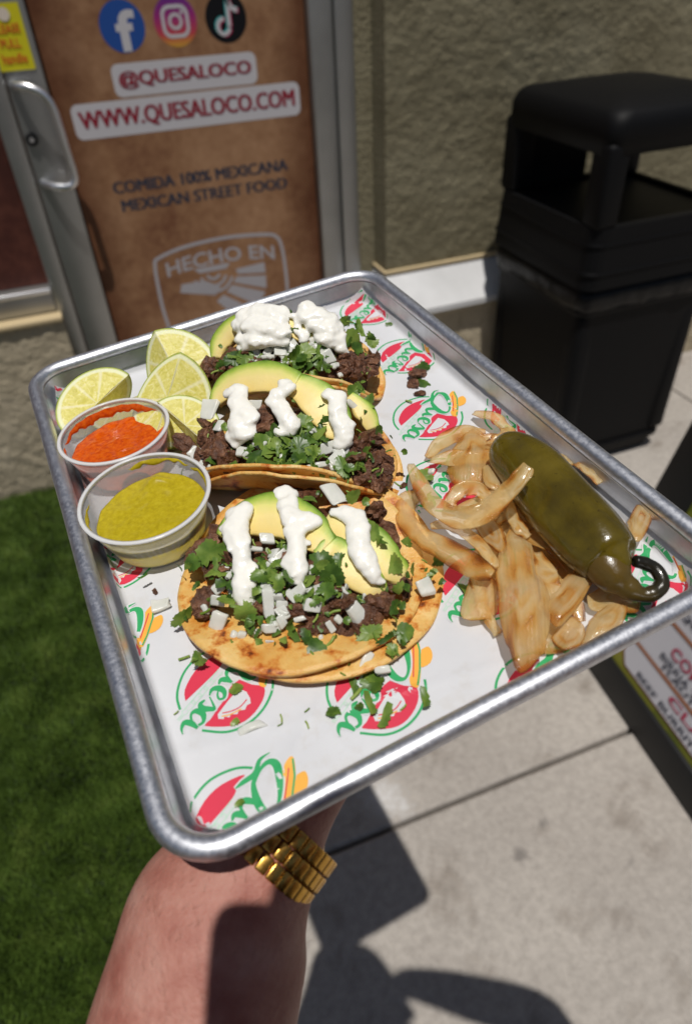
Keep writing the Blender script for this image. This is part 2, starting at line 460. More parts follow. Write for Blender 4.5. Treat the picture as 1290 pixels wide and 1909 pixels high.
for s, x0, x1, z0, z1 in (('COMIDA 100% MEXICANA', .116, .675, .938, .972), ('MEXICAN STREET FOOD', .129, .667, .884, .918)):
    tv, tf, ref = fit_text(s, x0, x1, z0, z1, 0)
    for q, dx in enumerate((-.0022, 0, .0022)): door_print('slogan_lettering', [([(x+dx, z) for x, z in tv], tf)], dark, Y1-.0001*q)
# emblem
grey = ink('pale_grey', (.40, .38, .40))
out = smooth_path([(.262, .33), (.205, .40), (.185, .53), (.183, .62), (.188, .705), (.205, .727), (.30, .750), (.44, .758), (.57, .748), (.612, .735), (.628, .70), (.634, .62), (.632, .53), (.612, .40), (.555, .33), (.41, .315)], 5)
hv, hf, _ = fit_text('HECHO EN', .222, .600, .668, .716, .02)
hv = [(x, z+.022*(1-((x-.41)/.2)**2)-.012) for x, z in hv]
mv, mf, _ = fit_text('MEXICO', .262, .556, .345, .390, .02)
eagle = [[(.252, .600), (.262, .628), (.345, .626), (.395, .596), (.372, .570)],
         [(.312, .672), (.440, .674), (.424, .656), (.330, .654)],
         [(.455, .648), (.560, .655), (.560, .618), (.462, .630)],
         [(.456, .622), (.560, .608), (.557, .562), (.440, .604)],
         [(.434, .596), (.552, .550), (.518, .505), (.412, .575)],
         [(.400, .566), (.500, .495), (.440, .470), (.372, .548)]]
arcs = [[(.376+r_*math.cos(R(a)), .650+r_*math.sin(R(a))) for a in range(195, 350, 12)] for r_ in (.022, .046, .068)]
door_print('round_emblem', [band(out, .011, True), (hv, hf), (mv, mf)] + [(p, [tuple(range(len(p)))]) for p in eagle], grey, Y1)
door_print('emblem_arcs', [band(a, .010) for a in arcs], grey, Y2)
# sticker on the stile
st = empty('door_sticker', Matrix.Translation((-.045, 2.337, 1.35)), 'yellow sticker with red lettering above the door handle', 'sticker')
P(box('sticker_sheet', -.098, -.010, 2.3368, 2.3388, 1.280, 1.425, ink('yellow', (.62, .55, .02), .4)), st)
stred = ink('sticker_red', (.60, .10, .02))
for s, x0, x1, z0, z1 in (('PLEASE', -.088, -.022, 1.362, 1.382), ('PULL', -.080, -.030, 1.330, 1.350), ('handle', -.086, -.024, 1.296, 1.318)):
    tv, tf, _ = fit_text(s, x0, x1, z0, z1, .02)
    o = door_print('sticker_lettering', [(tv, tf)], stred, 2.3352, None); P(o, st)
o = door_print('sticker_mark', [disc(-.052, 1.402, .015, 24, .009), disc(-.052, 1.402, .009, 20)], ink('sticker_white', (.7, .6, .5)), 2.3352, None); P(o, st)

# ---- stucco wall right of the door, with its ledge and base
wr = empty('stucco_wall', Matrix.Translation((2.5, 2.3, 0)), 'olive stucco wall with white sloping ledge behind the black bin', 'wall')
XC, YU = .968, 2.24
P(obj('upper_face', grid_wall('upper_face', XC, 2.9, YU, .585, 2.1, .0085, .0035), M['stucco']), wr)
P(box('upper_core', XC+.001, 6, YU+.004, 2.56, .585, 3.2, M['stucco']), wr)
P(box('upper_side_strip', .911, XC, 2.345, 2.56, 0, 3.2, M['stucco']), wr)
lx = XC-.056
lv = [(lx, 2.13, .475), (6, 2.13, .475), (6, YU, .583), (XC, YU, .583), (lx, 2.345, .475), (XC, 2.345, .583),
      (lx, 2.13, .455), (6, 2.13, .455), (lx, 2.345, .455), (6, 2.345, .455)]
lf = [(0, 1, 2, 3), (4, 0, 3, 5), (6, 7, 1, 0), (8, 6, 0, 4), (6, 8, 9, 7)]
P(obj('sloping_ledge', mesh_of('sloping_ledge', lv, lf, False), M['ledge']), wr)
P(box('screed_strip', XC-.006, 6, YU-.010, YU+.002, .584, .597, M['cream'], None, .002), wr)
P(box('screed_strip', XC-.010, XC-.0005, YU-.010, 2.344, .5845, .5965, M['cream'], None, .002), wr)
P(obj('base_face', grid_wall('base_face', lx+.03, 2.6, 2.162, -.05, .452, .01, .003), M['stucco_tan']), wr)
P(box('base_core', lx+.03, 6, 2.168, 2.56, -.05, .452, M['stucco_tan']), wr)

# ---- litter bin
BN = empty('litter_bin', Matrix.Translation((1.57, 1.85, 0)), 'black plastic litter bin with open sided hood against the stucco wall', 'litter bin')
bx0, bx1, by0, by1 = 1.328, 1.805, 1.595, 2.095
def rect_ring(x0, x1, y0, y1, z, r, n=4):
    o = []
    for cx, cy, a0 in ((x1-r, y1-r, 0), (x0+r, y1-r, 90), (x0+r, y0+r, 180), (x1-r, y0+r, 270)):
        for k in range(n+1):
            a = R(a0+90*k/n); o.append((cx+r*math.cos(a), cy+r*math.sin(a), z))
    return o
def inset_ring(d, z, r): return rect_ring(bx0+d, bx1-d, by0+d, by1-d, z, r)
v_, f_ = loft([inset_ring(.05, 0, .02), inset_ring(.035, .012, .03), inset_ring(.022, .06, .035), inset_ring(.006, .62, .035), inset_ring(.004, .64, .035)])
body = P(obj('bin_body', mesh_of('bin_body', v_, f_, False), M['black']), BN)
# raised ribs round the recessed body panels
for z0, z1 in ((.055, .085), (.60, .625)):
    v_, f_ = loft([inset_ring(-.002+.02*(.62-z0)/.62, z0, .035), inset_ring(-.006+.02*(.62-z0)/.62, z0+.008, .035), inset_ring(-.006+.02*(.62-z1)/.62, z1-.008, .035), inset_ring(-.002+.02*(.62-z1)/.62, z1, .035)], False)
    o = obj('body_rib', mesh_of('body_rib', v_, f_, False), M['black']); o.parent = BN; o.matrix_parent_inverse = BN.matrix_world.inverted()
for cx, cy in ((bx0, by0), (bx1, by0), (bx0, by1), (bx1, by1)):
    sx = 1 if cx == bx0 else -1; sy = 1 if cy == by0 else -1
    o = box('corner_post', min(cx+sx*.008, cx+sx*.075), max(cx+sx*.008, cx+sx*.075), min(cy+sy*.008, cy+sy*.075), max(cy+sy*.008, cy+sy*.075), .09, .60, M['black'], None, .018, 3); P(o, BN)
# bag hanging over the edge
rg = random.Random(11); rings = []
for z, d, jit in ((.685, .010, 0), (.678, -.008, .003), (.655, -.012, .004), (.635, -.010, .005), (.618, -.008, .006), (.612, .006, .004)):
    r0 = inset_ring(d, z, .04, ) if False else rect_ring(bx0+d, bx1-d, by0+d, by1-d, z, .04, 10)
    big = []
    for k, p in enumerate(r0):
        q = r0[(k+1) % len(r0)]
        nsub = 1 if math.hypot(p[0]-q[0], p[1]-q[1]) < .05 else 40
        for s_ in range(nsub):
            t = s_/nsub; x = p[0]+(q[0]-p[0])*t; y = p[1]+(q[1]-p[1])*t
            j = jit*(nz(x, y, z*3, 24)+.7*nz(x, y, z*2, 60))
            cx, cy = (bx0+bx1)/2, (by0+by1)/2; l = math.hypot(x-cx, y-cy)
            big.append((x+(x-cx)/l*j, y+(y-cy)/l*j, z+jit*1.6*nz(x, y, 5, 14)))
    rings.append(big)
v_, f_ = loft(rings, False)
P(obj('bin_bag', mesh_of('bin_bag', v_, f_), M['bag']), BN)
# hood: lower collar, four corner posts, domed top
def wall_frame(z0, z1, d0, d1, name):
    v_, f_ = loft([inset_ring(d0+.02, z0, .03), inset_ring(d0, z0, .045), inset_ring(d1, z1, .045), inset_ring(d1+.02, z1, .03), inset_ring(d0+.02, z0, .03)], False)
    return P(obj(name, mesh_of(name, v_, f_, False), M['black']), BN)
wall_frame(.69, .862, -.022, -.010, 'hood_collar')
for z in (.735, .815):
    v_, f_ = loft([inset_ring(-.021+.014*(z-.69)/.175, z-.007, .045), inset_ring(-.027+.014*(z-.69)/.175, z, .045), inset_ring(-.021+.014*(z-.69)/.175, z+.007, .045)], False)
    P(obj('collar_rib', mesh_of('collar_rib', v_, f_), M['black']), BN)
for sx, sy in ((0, 0), (1, 0), (0, 1), (1, 1)):
    cx = bx0-.0095 if sx == 0 else bx1+.0095; cy = by0-.0095 if sy == 0 else by1+.0095
    dx = .070 if sx == 0 else -.070; dy = .080 if sy == 0 else -.080
    bm = bmesh.new()
    a0, a1 = sorted((cx, cx+dx)); b0, b1 = sorted((cy, cy+dy))
    box_bm(bm, a0, a1, b0, b1, .859, 1.075, .014, 3)
    o = obj('hood_post', bm_mesh('hood_post', bm, True), M['black']); P(o, BN)
v_, f_ = loft([inset_ring(.03, 1.046, .04), inset_ring(-.010, 1.046, .04), inset_ring(-.009, 1.115, .042), inset_ring(-.002, 1.138, .05), inset_ring(.014, 1.152, .05), inset_ring(.12, 1.172, .06), inset_ring(.20, 1.178, .02)])
P(obj('hood_top', mesh_of('hood_top', v_, f_), M['black']), BN)
P(box('hood_dark_sheet', bx0+.02, bx1-.02, by0+.02, by1-.02, .838, .850, M['blackframe']), BN)  # dark sheet added so the hood's inside reads as deep shade
P(box('hood_back_panel', bx0+.078, 1.64, by1-.006, by1+.006, .862, 1.03, M['black']), BN)

# ---- menu board (A-frame) on the right
SG0 = Vector((.961, .945, 0)); SB = Vector((-.098, -.995, 0)).normalized()
SU = Vector((.241, -.024, .970)).normalized(); SN = SB.cross(SU).normalized()
if SN.x > 0: SN = -SN
sm = Matrix((SB, SU, SN)).transposed().to_4x4(); sm.translation = SG0
SGN = empty('menu_board', sm, 'black framed menu board standing on the concrete beside the tray', 'menu board')
def sbox(name, a0, a1, b0, b1, c0, c1, mt_, bev=0.0):
    o = box(name, a0, a1, b0, b1, c0, c1, mt_, SGN, bev); return o
def splane(name, polys, mt_, c):
    vs = []; fs = []
    for pv_, pf in polys:
        k = len(vs); vs += [(p[0], p[1], c) for p in pv_]; fs += [tuple(a+k for a in f) for f in pf]
    return obj(name, mesh_of(name, vs, fs, False), mt_, SGN)
BW, BH = .66, 1.08
sbox('bottom_rail', 0, BW, 0, .086, -.03, .012, M['blackframe'], .006)
sbox('top_rail', 0, BW, BH-.062, BH, -.03, .012, M['blackframe'], .006)
sbox('side_rail', 0, .104, .0865, BH-.0625, -.03, .0118, M['blackframe'], .006)
sbox('side_rail', BW-.072, BW, .0865, BH-.0625, -.03, .0118, M['blackframe'], .006)
M['green_print'] = mat('green_poster', (.14, .16, .02), .5, var=[(.05, .09, .012), (.22, .22, .02), (.32, .16, .03)], vscale=6)
sbox('poster', .100, BW-.068, .082, BH-.058, -.02, .002, M['green_print'])
lab = [(.150, .135), (.176, .104), (.60, .104), (.60, .50), (.150, .50)]
splane('menu_border', [(lab, [(0, 1, 2, 3, 4)])], ink('orange', (.36, .12, .03)), .0040)
inn = [(.156, .138), (.179, .110), (.594, .110), (.594, .494), (.156, .494)]
splane('menu_sheet', [(inn, [(0, 1, 2, 3, 4)])], ink('menu_white', (.60, .59, .63)), .0060)
splane('menu_rule', [([(.150, .182), (.600, .182), (.600, .190), (.150, .190)], [(0, 1, 2, 3)]), ([(.150, .300), (.600, .300), (.600, .308), (.150, .308)], [(0, 1, 2, 3)])], ink('orange', (.36, .12, .03)), .0078)
for s, a0, a1, b0, b1, c in (('BEEF BURRITO', .222, .46, .120, .136, 'navy'), ('CLASSIC', .320, .56, .150, .174, 'rose'), ('BIRRIA TACOS', .245, .46, .214, .230, 'navy'), ('FLAUTAS', .265, .42, .198, .211, 'navy'), ('COMBO', .262, .42, .240, .270, 'rose'),
                             ('QUESADILLA', .225, .50, .330, .35, 'navy')):
    tv, tf, _ = fit_text(s, a0, a1, b0, b1, .02)
    splane('menu_lettering', [(tv, tf)], ink(c, (.03, .035, .06) if c == 'navy' else (.42, .05, .10)), .0085)
# rear leg of the A-frame
bm = bmesh.new(); box_bm(bm, 0, BW, -.0, .06, -.53, -.49, .006); box_bm(bm, 0, .06, 0, 1.05, -.02, .02, .006); box_bm(bm, BW-.06, BW, 0, 1.05, -.02, .02, .006)
bm.free()
top = SG0+SU*BH*.97 - SN*.03; foot = SG0 - SN*0 + Vector((.52, -.05, 0))
for k in (0, BW-.05):
    a = SG0+SB*k+Vector((.54, -.053, 0)); b = SG0+SB*k+SU*BH*.95-SN*.035
    d = (b-a).normalized(); e = SB; f__ = d.cross(e).normalized(); l = (b-a).length
    mm = Matrix((e, f__, d)).transposed().to_4x4(); mm.translation = a
    bm = bmesh.new(); box_bm(bm, 0, .05, -.012, .012, 0, l, .004)
    o = obj('back_leg', bm_mesh('back_leg', bm), M['blackframe'], SGN); o.matrix_local = sm.inverted() @ mm

# ================================================================== tray and liner (tray coordinates, centimetres; z = 0 at the rim)
TU = Vector((0.9931, 0.0853, 0.0808)).normalized(); TN = Vector((-0.0751, -0.0681, 0.9948))
TN = (TN - TU*TN.dot(TU)).normalized(); TV = TN.cross(TU)
T = Matrix((TU, TV, TN)).transposed().to_4x4(); T.translation = Vector((0.0764, 0.2749, 1.5-0.1956))
def tray_at(u, v, z): return T @ Matrix.Translation((u*.01, v*.01, z*.01))
HW, HL = 12.05, 16.38
FZ = -1.5
def rring(inset, z, rc=2.4, n=10):
    a, b, r = HW-inset, HL-inset, max(rc-inset, .5); o = []
    for sx, sy, a0 in ((1, 1, 0), (-1, 1, 90), (-1, -1, 180), (1, -1, 270)):
        for k in range(n+1):
            t = R(a0+90*k/n); o.append((sx*(a-r)+r*math.cos(t), sy*(b-r)+r*math.sin(t), z))
    # subdivide the straight sides so that the metal can be dented slightly
    out = []
    for k, p in enumerate(o):
        q = o[(k+1) % len(o)]; l = math.dist(p, q); ns = 1 if l < 3 else 14
        for s in range(ns): out.append(tuple(p[i]+(q[i]-p[i])*s/ns for i in range(3)))
    return out
def dent(p):
    return (p[0]+.03*nz(p[0], p[1], 1, .25), p[1]+.03*nz(p[1], p[0], 2, .25), p[2]+.025*nz(p[0], p[1], p[2], .3))
PAN = empty('sheet_pan', tray_at(0, 0, FZ-.12), 'silver aluminium sheet pan held up with tacos on it', 'tray')
PI_ = Matrix.Translation((0, 0, -(FZ-.12)*.01))
prof = [(2.2, FZ), (1.45, FZ), (1.25, FZ+.06), (1.10, FZ+.22), (1.02, FZ+.5), (.86, -.25), (.84, -.16)]
under = [(.78, -.28), (.93, FZ+.45), (1.02, FZ+.12), (1.22, FZ-.06), (1.45, FZ-.12), (2.2, FZ-.12)]
rings = [[dent(p) for p in rring(i, z)] for i, z in prof]
v_, f_ = loft(rings, False); k0 = (0,)
n_ = len(rings[0]); f_ = [tuple(reversed(f)) for f in f_]; f_.append(tuple(range(n_)))
r2 = [[dent(p) for p in rring(i, z)] for i, z in under]
v2, f2 = loft(r2, False); k = len(v_); v_ += v2; f_ += [tuple(a+k for a in reversed(f)) for f in f2]
f_.append(tuple(k+5*n_+a for a in range(n_-1, -1, -1)))
obj('pan_body', mesh_of('pan_body', v_, f_, True, .01), M['alu'], PAN, PI_)
rr_ = []
for a in range(190, -175, -18):
    rr_.append([dent(p) for p in rring(.42-.42*math.cos(R(a)), .40*math.sin(R(a)))])
v_, f_ = loft(rr_, False); f_ = [tuple(reversed(f)) for f in f_]
M['rim'] = mat('rim_aluminium', (.70, .71, .75), .46, 1.0, var=[(.62, .63, .67), (.76, .77, .81)], vscale=220, bump=.12, bscale=620, bdist=.0005, rvar=.10)
obj('rolled_rim', mesh_of('rolled_rim', v_, f_, True, .01), M['rim'], PAN, PI_)

# ---- paper liner: flat on the pan floor, its margin turned up against the pan wall
def paper_map(x, y, lift=0.0):
    a, b, r = 10.55, 14.88, 1.1
    qx, qy = abs(x)-(a-r), abs(y)-(b-r)
    if qx > 0 and qy > 0: l = math.hypot(qx, qy) or 1e-6; d = l-r; gx, gy = qx/l, qy/l
    elif qx > qy: d = qx-r; gx, gy = 1.0, 0.0
    else: d = qy-r; gx, gy = 0.0, 1.0
    gx = math.copysign(gx, x); gy = math.copysign(gy, y)
    z = FZ+.05+lift+.025*nz(x, y, 0, .22)+.012*nz(x, y, 4, .7)
    for (nx0, ny0, c0) in ((.94, .34, -9.6), (.20, .98, -13.4), (-.62, .78, -6.2), (.85, -.53, 9.5), (.99, .1, 9.2)):
        z += .05*math.exp(-((x*nx0+y*ny0-c0)/.12)**2)
    if d > 0:
        e = max(0, d-.15)
        x -= gx*e*.72; y -= gy*e*.72; z += e*.93
        x -= gx*lift*.9*min(1, e); y -= gy*lift*.9*min(1, e)
    return (x, y, z)
def stain(mt):
    nt = mt.node_tree; p = nt.nodes['Principled BSDF']; col = p.inputs['Base Color'].links[0].from_socket
    tc = N(nt, 'ShaderNodeTexCoord'); n = N(nt, 'ShaderNodeTexNoise', Scale=34.0, Detail=5.0, Roughness=.6); nt.links.new(tc.outputs['Object'], n.inputs['Vector'])
    r = ramp(nt, n.outputs[0], [(.56, (1, 1, 1)), (.62, (.95, .93, .90)), (.72, (.89, .86, .80))])
    mx = N(nt, 'ShaderNodeMix', data_type='RGBA', blend_type='MULTIPLY'); mx.inputs[0].default_value = .8
    nt.links.new(col, mx.inputs[6]); nt.links.new(r.outputs[0], mx.inputs[7]); nt.links.new(mx.outputs[2], p.inputs['Base Color'])
stain(M['paper'])
LIN = empty('paper_liner', tray_at(0, 0, FZ), 'white paper liner printed with red and green logos in the pan', 'paper liner')
LM = Matrix.Translation((0, 0, -FZ*.01))
nx_, ny_ = 110, 150; vs = []; fs = []
for j in range(ny_+1):
    for i in range(nx_+1):
        x = -11.15+22.35*i/nx_; y = -15.55+30.95*j/ny_
        x += .10*nz(y, 3, 3, .35)*(i/nx_-.5)*2; vs.append(paper_map(x, y))
for j in range(ny_):
    for i in range(nx_):
        a = j*(nx_+1)+i; fs.append((a, a+1, a+nx_+2, a+nx_+1))
obj('paper_sheet', mesh_of('paper_sheet', vs, fs, True, .01), M['paper'], LIN, LM)

# logo drawn once in its own upright frame (unit ~ 1 cm)
def ell(cx, cy, rx, ry, a0, a1, n=30, rot=0):
    return [(cx+rx*math.cos(R(a0+(a1-a0)*k/n)), cy+ry*math.sin(R(a0+(a1-a0)*k/n))) for k in range(n+1)]
LOGO = []   # (layer, material index, verts, faces);  0 red 1 green 2 white 3 orange 4 pale green
def lay(l, mi, poly): LOGO.append((l, mi, *poly))
def pg(pts): return pts, [tuple(range(len(pts)))]
lay(0, 1, band(smooth_path([(-1.93, -.72), (-1.53, -1.41), (-.74, -1.93), (.07, -2.0), (.74, -1.78), (1.25, -1.42), (1.58, -.95)], 6), .10))
lay(0, 1, band(smooth_path([(-1.34, 1.36), (-.85, 1.67), (-.06, 1.84), (.73, 1.70), (1.37, 1.23), (1.80, .38)], 6), .10))
lay(0, 0, pg(smooth_path([(1.2, -1.02), (.82, -1.40), (-.03, -1.62), (-.80, -1.48), (-1.50, -1.00), (-1.0, -.92), (-.63, -.84), (.19, -.90), (1.2, -1.02)], 3)[:-1]))
lay(0, 0, pg(smooth_path([(-.62, .22), (-.70, .8), (-.86, 1.28), (-.35, 1.60), (.44, 1.62), (1.05, 1.28), (1.60, .38), (1.30, .36), (.75, .30), (.2, .26), (-.2, .12), (-.62, .22)], 3)[:-1]))
sl = [(-.30, .46), (.32, .44), (.99, .47), (1.12, .62), (1.02, .80), (.93, .76), (.86, .94), (.72, .92), (.60, 1.12), (.45, 1.08), (.30, 1.26), (.12, 1.20), (-.02, 1.28), (-.18, 1.12), (-.33, .82)]
lay(1, 2, pg(sl))
lay(2, 0, band(smooth_path([(.86, .60), (.62, .84), (.3, 1.02), (-.08, 1.04)], 5), .05))
lay(2, 3, band(smooth_path([(.98, .66), (.74, .90), (.34, 1.12)], 4), .05))
hat = smooth_path([(-2.86, .02), (-2.54, .02), (-2.05, .24), (-1.36, .66), (-.86, 1.0), (-.84, 1.28), (-1.0, 1.30), (-1.63, 1.04), (-2.43, .58), (-2.9, .16), (-2.86, .02)], 3)[:-1]
lay(1, 3, pg(hat))
lay(1, 3, pg(smooth_path([(-2.45, .60), (-2.72, .78), (-2.50, 1.08), (-2.10, 1.20), (-1.74, 1.0), (-2.05, .80), (-2.45, .60)], 3)[:-1]))
lay(2, 1, band([(-2.86, .14), (-2.40, .56), (-1.63, .99), (-.95, 1.27)], .07))
lay(2, 0, band(smooth_path([(-2.5, .22), (-1.9, .56), (-1.2, .94)], 4), .05))
# rolling pin outline under the name
lay(1, 4, band([(-.55, -.82), (1.45, -.80), (1.45, -.60), (1.62, -.60), (1.66, -.66), (1.95, -.66), (1.95, -.74), (1.66, -.74), (1.62, -.82), (1.45, -.80)], .035))
lay(1, 4, band([(-.55, -.60), (1.45, -.58)], .035))
for k, cx in enumerate((0, .36, .72, 1.08)): lay(1, 4, band(ell(cx, -.70, .07, .07, 0 if k else 90, 360 if k != 2 else 280, 12), .03))
# script lettering
strokes = [
 ([(-1.62, -.66), (-1.30, -.42), (-.95, .05), (-.84, .45), (-1.02, .70), (-1.48, .58), (-2.02, .18), (-2.38, -.25), (-2.30, -.55), (-1.9, -.62), (-1.35, -.45)], [.10, .20, .30, .26, .12, .14, .26, .30, .20, .12, .06]),
 ([(-2.62, -.72), (-2.2, -.86), (-1.72, -.70), (-1.25, -.86), (-.92, -.96)], [.03, .14, .20, .18, .04]),
 ([(-.90, .02), (-.86, -.25), (-.72, -.44), (-.50, -.34), (-.36, .04)], [.10, .24, .22, .12, .10]),
 ([(-.36, .04), (-.34, -.22), (-.22, -.40), (-.02, -.34)], [.10, .24, .20, .06]),
 ([(.06, -.22), (.34, -.10), (.46, .10), (.32, .22), (.12, .06), (.10, -.22), (.28, -.42), (.54, -.34)], [.06, .08, .10, .12, .20, .26, .18, .05]),
 ([(.58, -.30), (.86, .20), (.98, .06), (1.10, -.20), (1.00, -.40), (.78, -.36)], [.05, .12, .22, .26, .18, .08]),
 ([(1.72, .14), (1.50, .20), (1.28, -.02), (1.30, -.32), (1.50, -.42), (1.72, -.20), (1.82, .16)], [.12, .14, .24, .24, .12, .10, .12]),
 ([(1.82, .18), (1.80, -.14), (1.90, -.40), (2.14, -.34), (2.30, -.14)], [.12, .24, .22, .12, .03])]
for pts, w in strokes:
    pp = smooth_path([(p[0], p[1], ww) for p, ww in zip(pts, w)], 6)
    lay(2, 2, band([(p[0], p[1]) for p in pp], [max(.02, p[2])+.13 for p in pp]))
    lay(3, 1, band([(p[0], p[1]) for p in pp], [max(.02, p[2]) for p in pp]))
LD = Vector((-.86, -.51)).normalized(); LUP = Vector((-LD.y, LD.x))
def inside_paper(x, y): return -11.1 < x < 11.1 and -15.5 < y < 15.3
def make_logo(cx, cy):
    bm = bmesh.new(); idx = []
    for layer, mi, pv_, pf in LOGO:
        vv = [bm.verts.new((cx+LD.x*p[0]+LUP.x*p[1], cy+LD.y*p[0]+LUP.y*p[1], layer)) for p in pv_]
        for f in pf:
            try: fc = bm.faces.new([vv[a] for a in f]); fc.material_index = mi
            except ValueError: pass
    bmesh.ops.triangulate(bm, faces=bm.faces[:])
    for _ in range(3):
        es = [e for e in bm.edges if e.calc_length() > .35]
        if es: bmesh.ops.subdivide_edges(bm, edges=es, cuts=1)
        bmesh.ops.triangulate(bm, faces=[f for f in bm.faces if len(f.verts) > 3])
    dead = [f for f in bm.faces if not inside_paper(*f.calc_center_median()[:2])]
    bmesh.ops.delete(bm, geom=dead, context='FACES')
    for v in bm.verts:
        p = paper_map(v.co.x, v.co.y, .010+.008*v.co.z); v.co = Vector(p)*.01
    for f in bm.faces:
        if f.normal.z < 0: f.normal_flip()
    me = bm_mesh('printed_logo', bm, False)
    return obj('printed_logo', me, [M['ink_red'], M['ink_green'], M['ink_white'], M['ink_orange'], M['ink_pale']], LIN, LM)
for c in ((10.2, 13.3), (9.55, 6.9), (7.4, .8), (5.3, -4.3), (11.6, -1.9), (3.2, -10.4), (-10.5, -.6), (-12.2, -5.6), (-8.2, -9.75), (-3.05, -12.7), (2.3, -16.2), (-9.5, -15.0), (9.2, -14.0), (-10.6, 14.2), (-5.4, -3.6), (.6, 3.0), (-5.8, 9.0), (3.4, 11.5)):
    make_logo(*c)

# ---- portion cups with salsa
def cup_mat(clear=.62, back=.45):
    mt, nt, p = new_mat('cup_plastic')
    out = nt.nodes['Material Output']
    p.inputs['Base Color'].default_value = (.92, .92, .92, 1); p.inputs['Roughness'].default_value = .22
    tr = N(nt, 'ShaderNodeBsdfTransparent'); tr.inputs[0].default_value = (.93, .93, .93, 1)
    tl = N(nt, 'ShaderNodeBsdfTranslucent'); tl.inputs[0].default_value = (.94, .94, .94, 1)
    m1 = N(nt, 'ShaderNodeMixShader'); m1.inputs[0].default_value = back
    nt.links.new(p.outputs[0], m1.inputs[1]); nt.links.new(tl.outputs[0], m1.inputs[2])
    lw = N(nt, 'ShaderNodeLayerWeight', Blend=.35)
    mr = N(nt, 'ShaderNodeMapRange'); mr.inputs[3].default_value = clear; mr.inputs[4].default_value = clear*.25
    nt.links.new(lw.outputs['Facing'], mr.inputs[0])
    m2 = N(nt, 'ShaderNodeMixShader')
    nt.links.new(mr.outputs[0], m2.inputs[0]); nt.links.new(m1.outputs[0], m2.inputs[1]); nt.links.new(tr.outputs[0], m2.inputs[2])
    nt.links.new(m2.outputs[0], out.inputs['Surface'])
    return mt
M['cup_rim'] = cup_mat(.15, .3)
M['cup'] = cup_mat(.80, .6)
M['salsa_red'] = mat('red_salsa', (.62, .085, .008), .16, var=[(.44, .045, .002), (.60, .085, .003), (.68, .13, .006)], vscale=420, bump=.05, bscale=300, bdist=.0005)
M['salsa_green'] = mat('green_salsa', (.32, .25, .008), .24, var=[(.36, .275, .007), (.43, .335, .009), (.49, .39, .018)], vscale=420, bump=.06, bscale=300, bdist=.0006, sss=.15, sssr=(1, .8, .1), ssss=.003)
def circ(r, z, n=56, cx=0, cy=0): return [(cx+r*math.cos(2*math.pi*k/n), cy+r*math.sin(2*math.pi*k/n), z) for k in range(n)]
def cup(u, v, rt, rb, hgt, level, sal, label, tilt, smear):
    root = empty('salsa_cup', tray_at(u, v, FZ+.08) @ Matrix.Rotation(R(tilt[0]), 4, 'X') @ Matrix.Rotation(R(tilt[1]), 4, 'Y'), label, 'sauce cup', 'salsa cups on the tray')
    th = .05
    o_ = [circ(rb-.3, 0), circ(rb-.06, .02), circ(rb, .12), circ(rb+(rt-rb)*.92-.04, hgt-.18)]
    i_ = [circ(rb+(rt-rb)*.92-.04-th, hgt-.18), circ(rb-th, .14), circ(rb-.1, .07), circ(rb-.3, .05)]
    v_, f_ = loft(o_+i_, True)
    obj('cup_wall', mesh_of('cup_wall', v_, f_, True, .01), M['cup'], root)
    rp = rb+(rt-rb)*.92-.04
    rr_ = [circ(rp-.05, hgt-.19), circ(rp-.02, hgt-.10), circ(rt-.20, hgt-.03), circ(rt-.10, hgt), circ(rt, hgt-.02), circ(rt+.015, hgt-.08), circ(rt-.02, hgt-.13), circ(rt-.10, hgt-.12), circ(rp+.03, hgt-.19)]
    v_, f_ = loft(rr_+[rr_[0]], False)
    obj('cup_rim', mesh_of('cup_rim', v_, f_, True, .01), M['cup_rim'], root)
    # salsa: lumpy surface, level with the ground rather than with the cup
    def rad(z): return rb+(rp-rb)*max(0, z)/(hgt-.18)-th-.015
    vs = []; nr, na = 26, 72
    for j in range(nr+1):
        for k in range(na):
            t = j/nr; a = 2*math.pi*k/na
            z = level+smear[0]*math.cos(a-smear[1])*t
            z += .10*nz(math.cos(a)*t*2.2, math.sin(a)*t*2.2, rb, 1.3)+.03*nz(math.cos(a)*t*2.2, math.sin(a)*t*2.2, rt, 3.0)+.05*t**8
            bump_ = math.exp(-((math.cos(a)*t-smear[2])**2+(math.sin(a)*t-smear[3])**2)/.10)*smear[4]
            z += bump_*(1+.6*nz(a, t*3, 9, 2))
            r_ = t*rad(z); vs.append((r_*math.cos(a), r_*math.sin(a), z))
    fs = [(j*na+k, j*na+(k+1) % na, (j+1)*na+(k+1) % na, (j+1)*na+k) for j in range(nr) for k in range(na)]
    k = len(vs); vs += circ(rb-th-.02, .09, na); b0 = nr*na
    fs += [(b0+q, b0+(q+1) % na, k+(q+1) % na, k+q) for q in range(na)]; fs.append(tuple(k+q for q in range(na-1, -1, -1)))
    obj('salsa', mesh_of('salsa', vs, fs, True, .01), sal, root)
    return root, rad
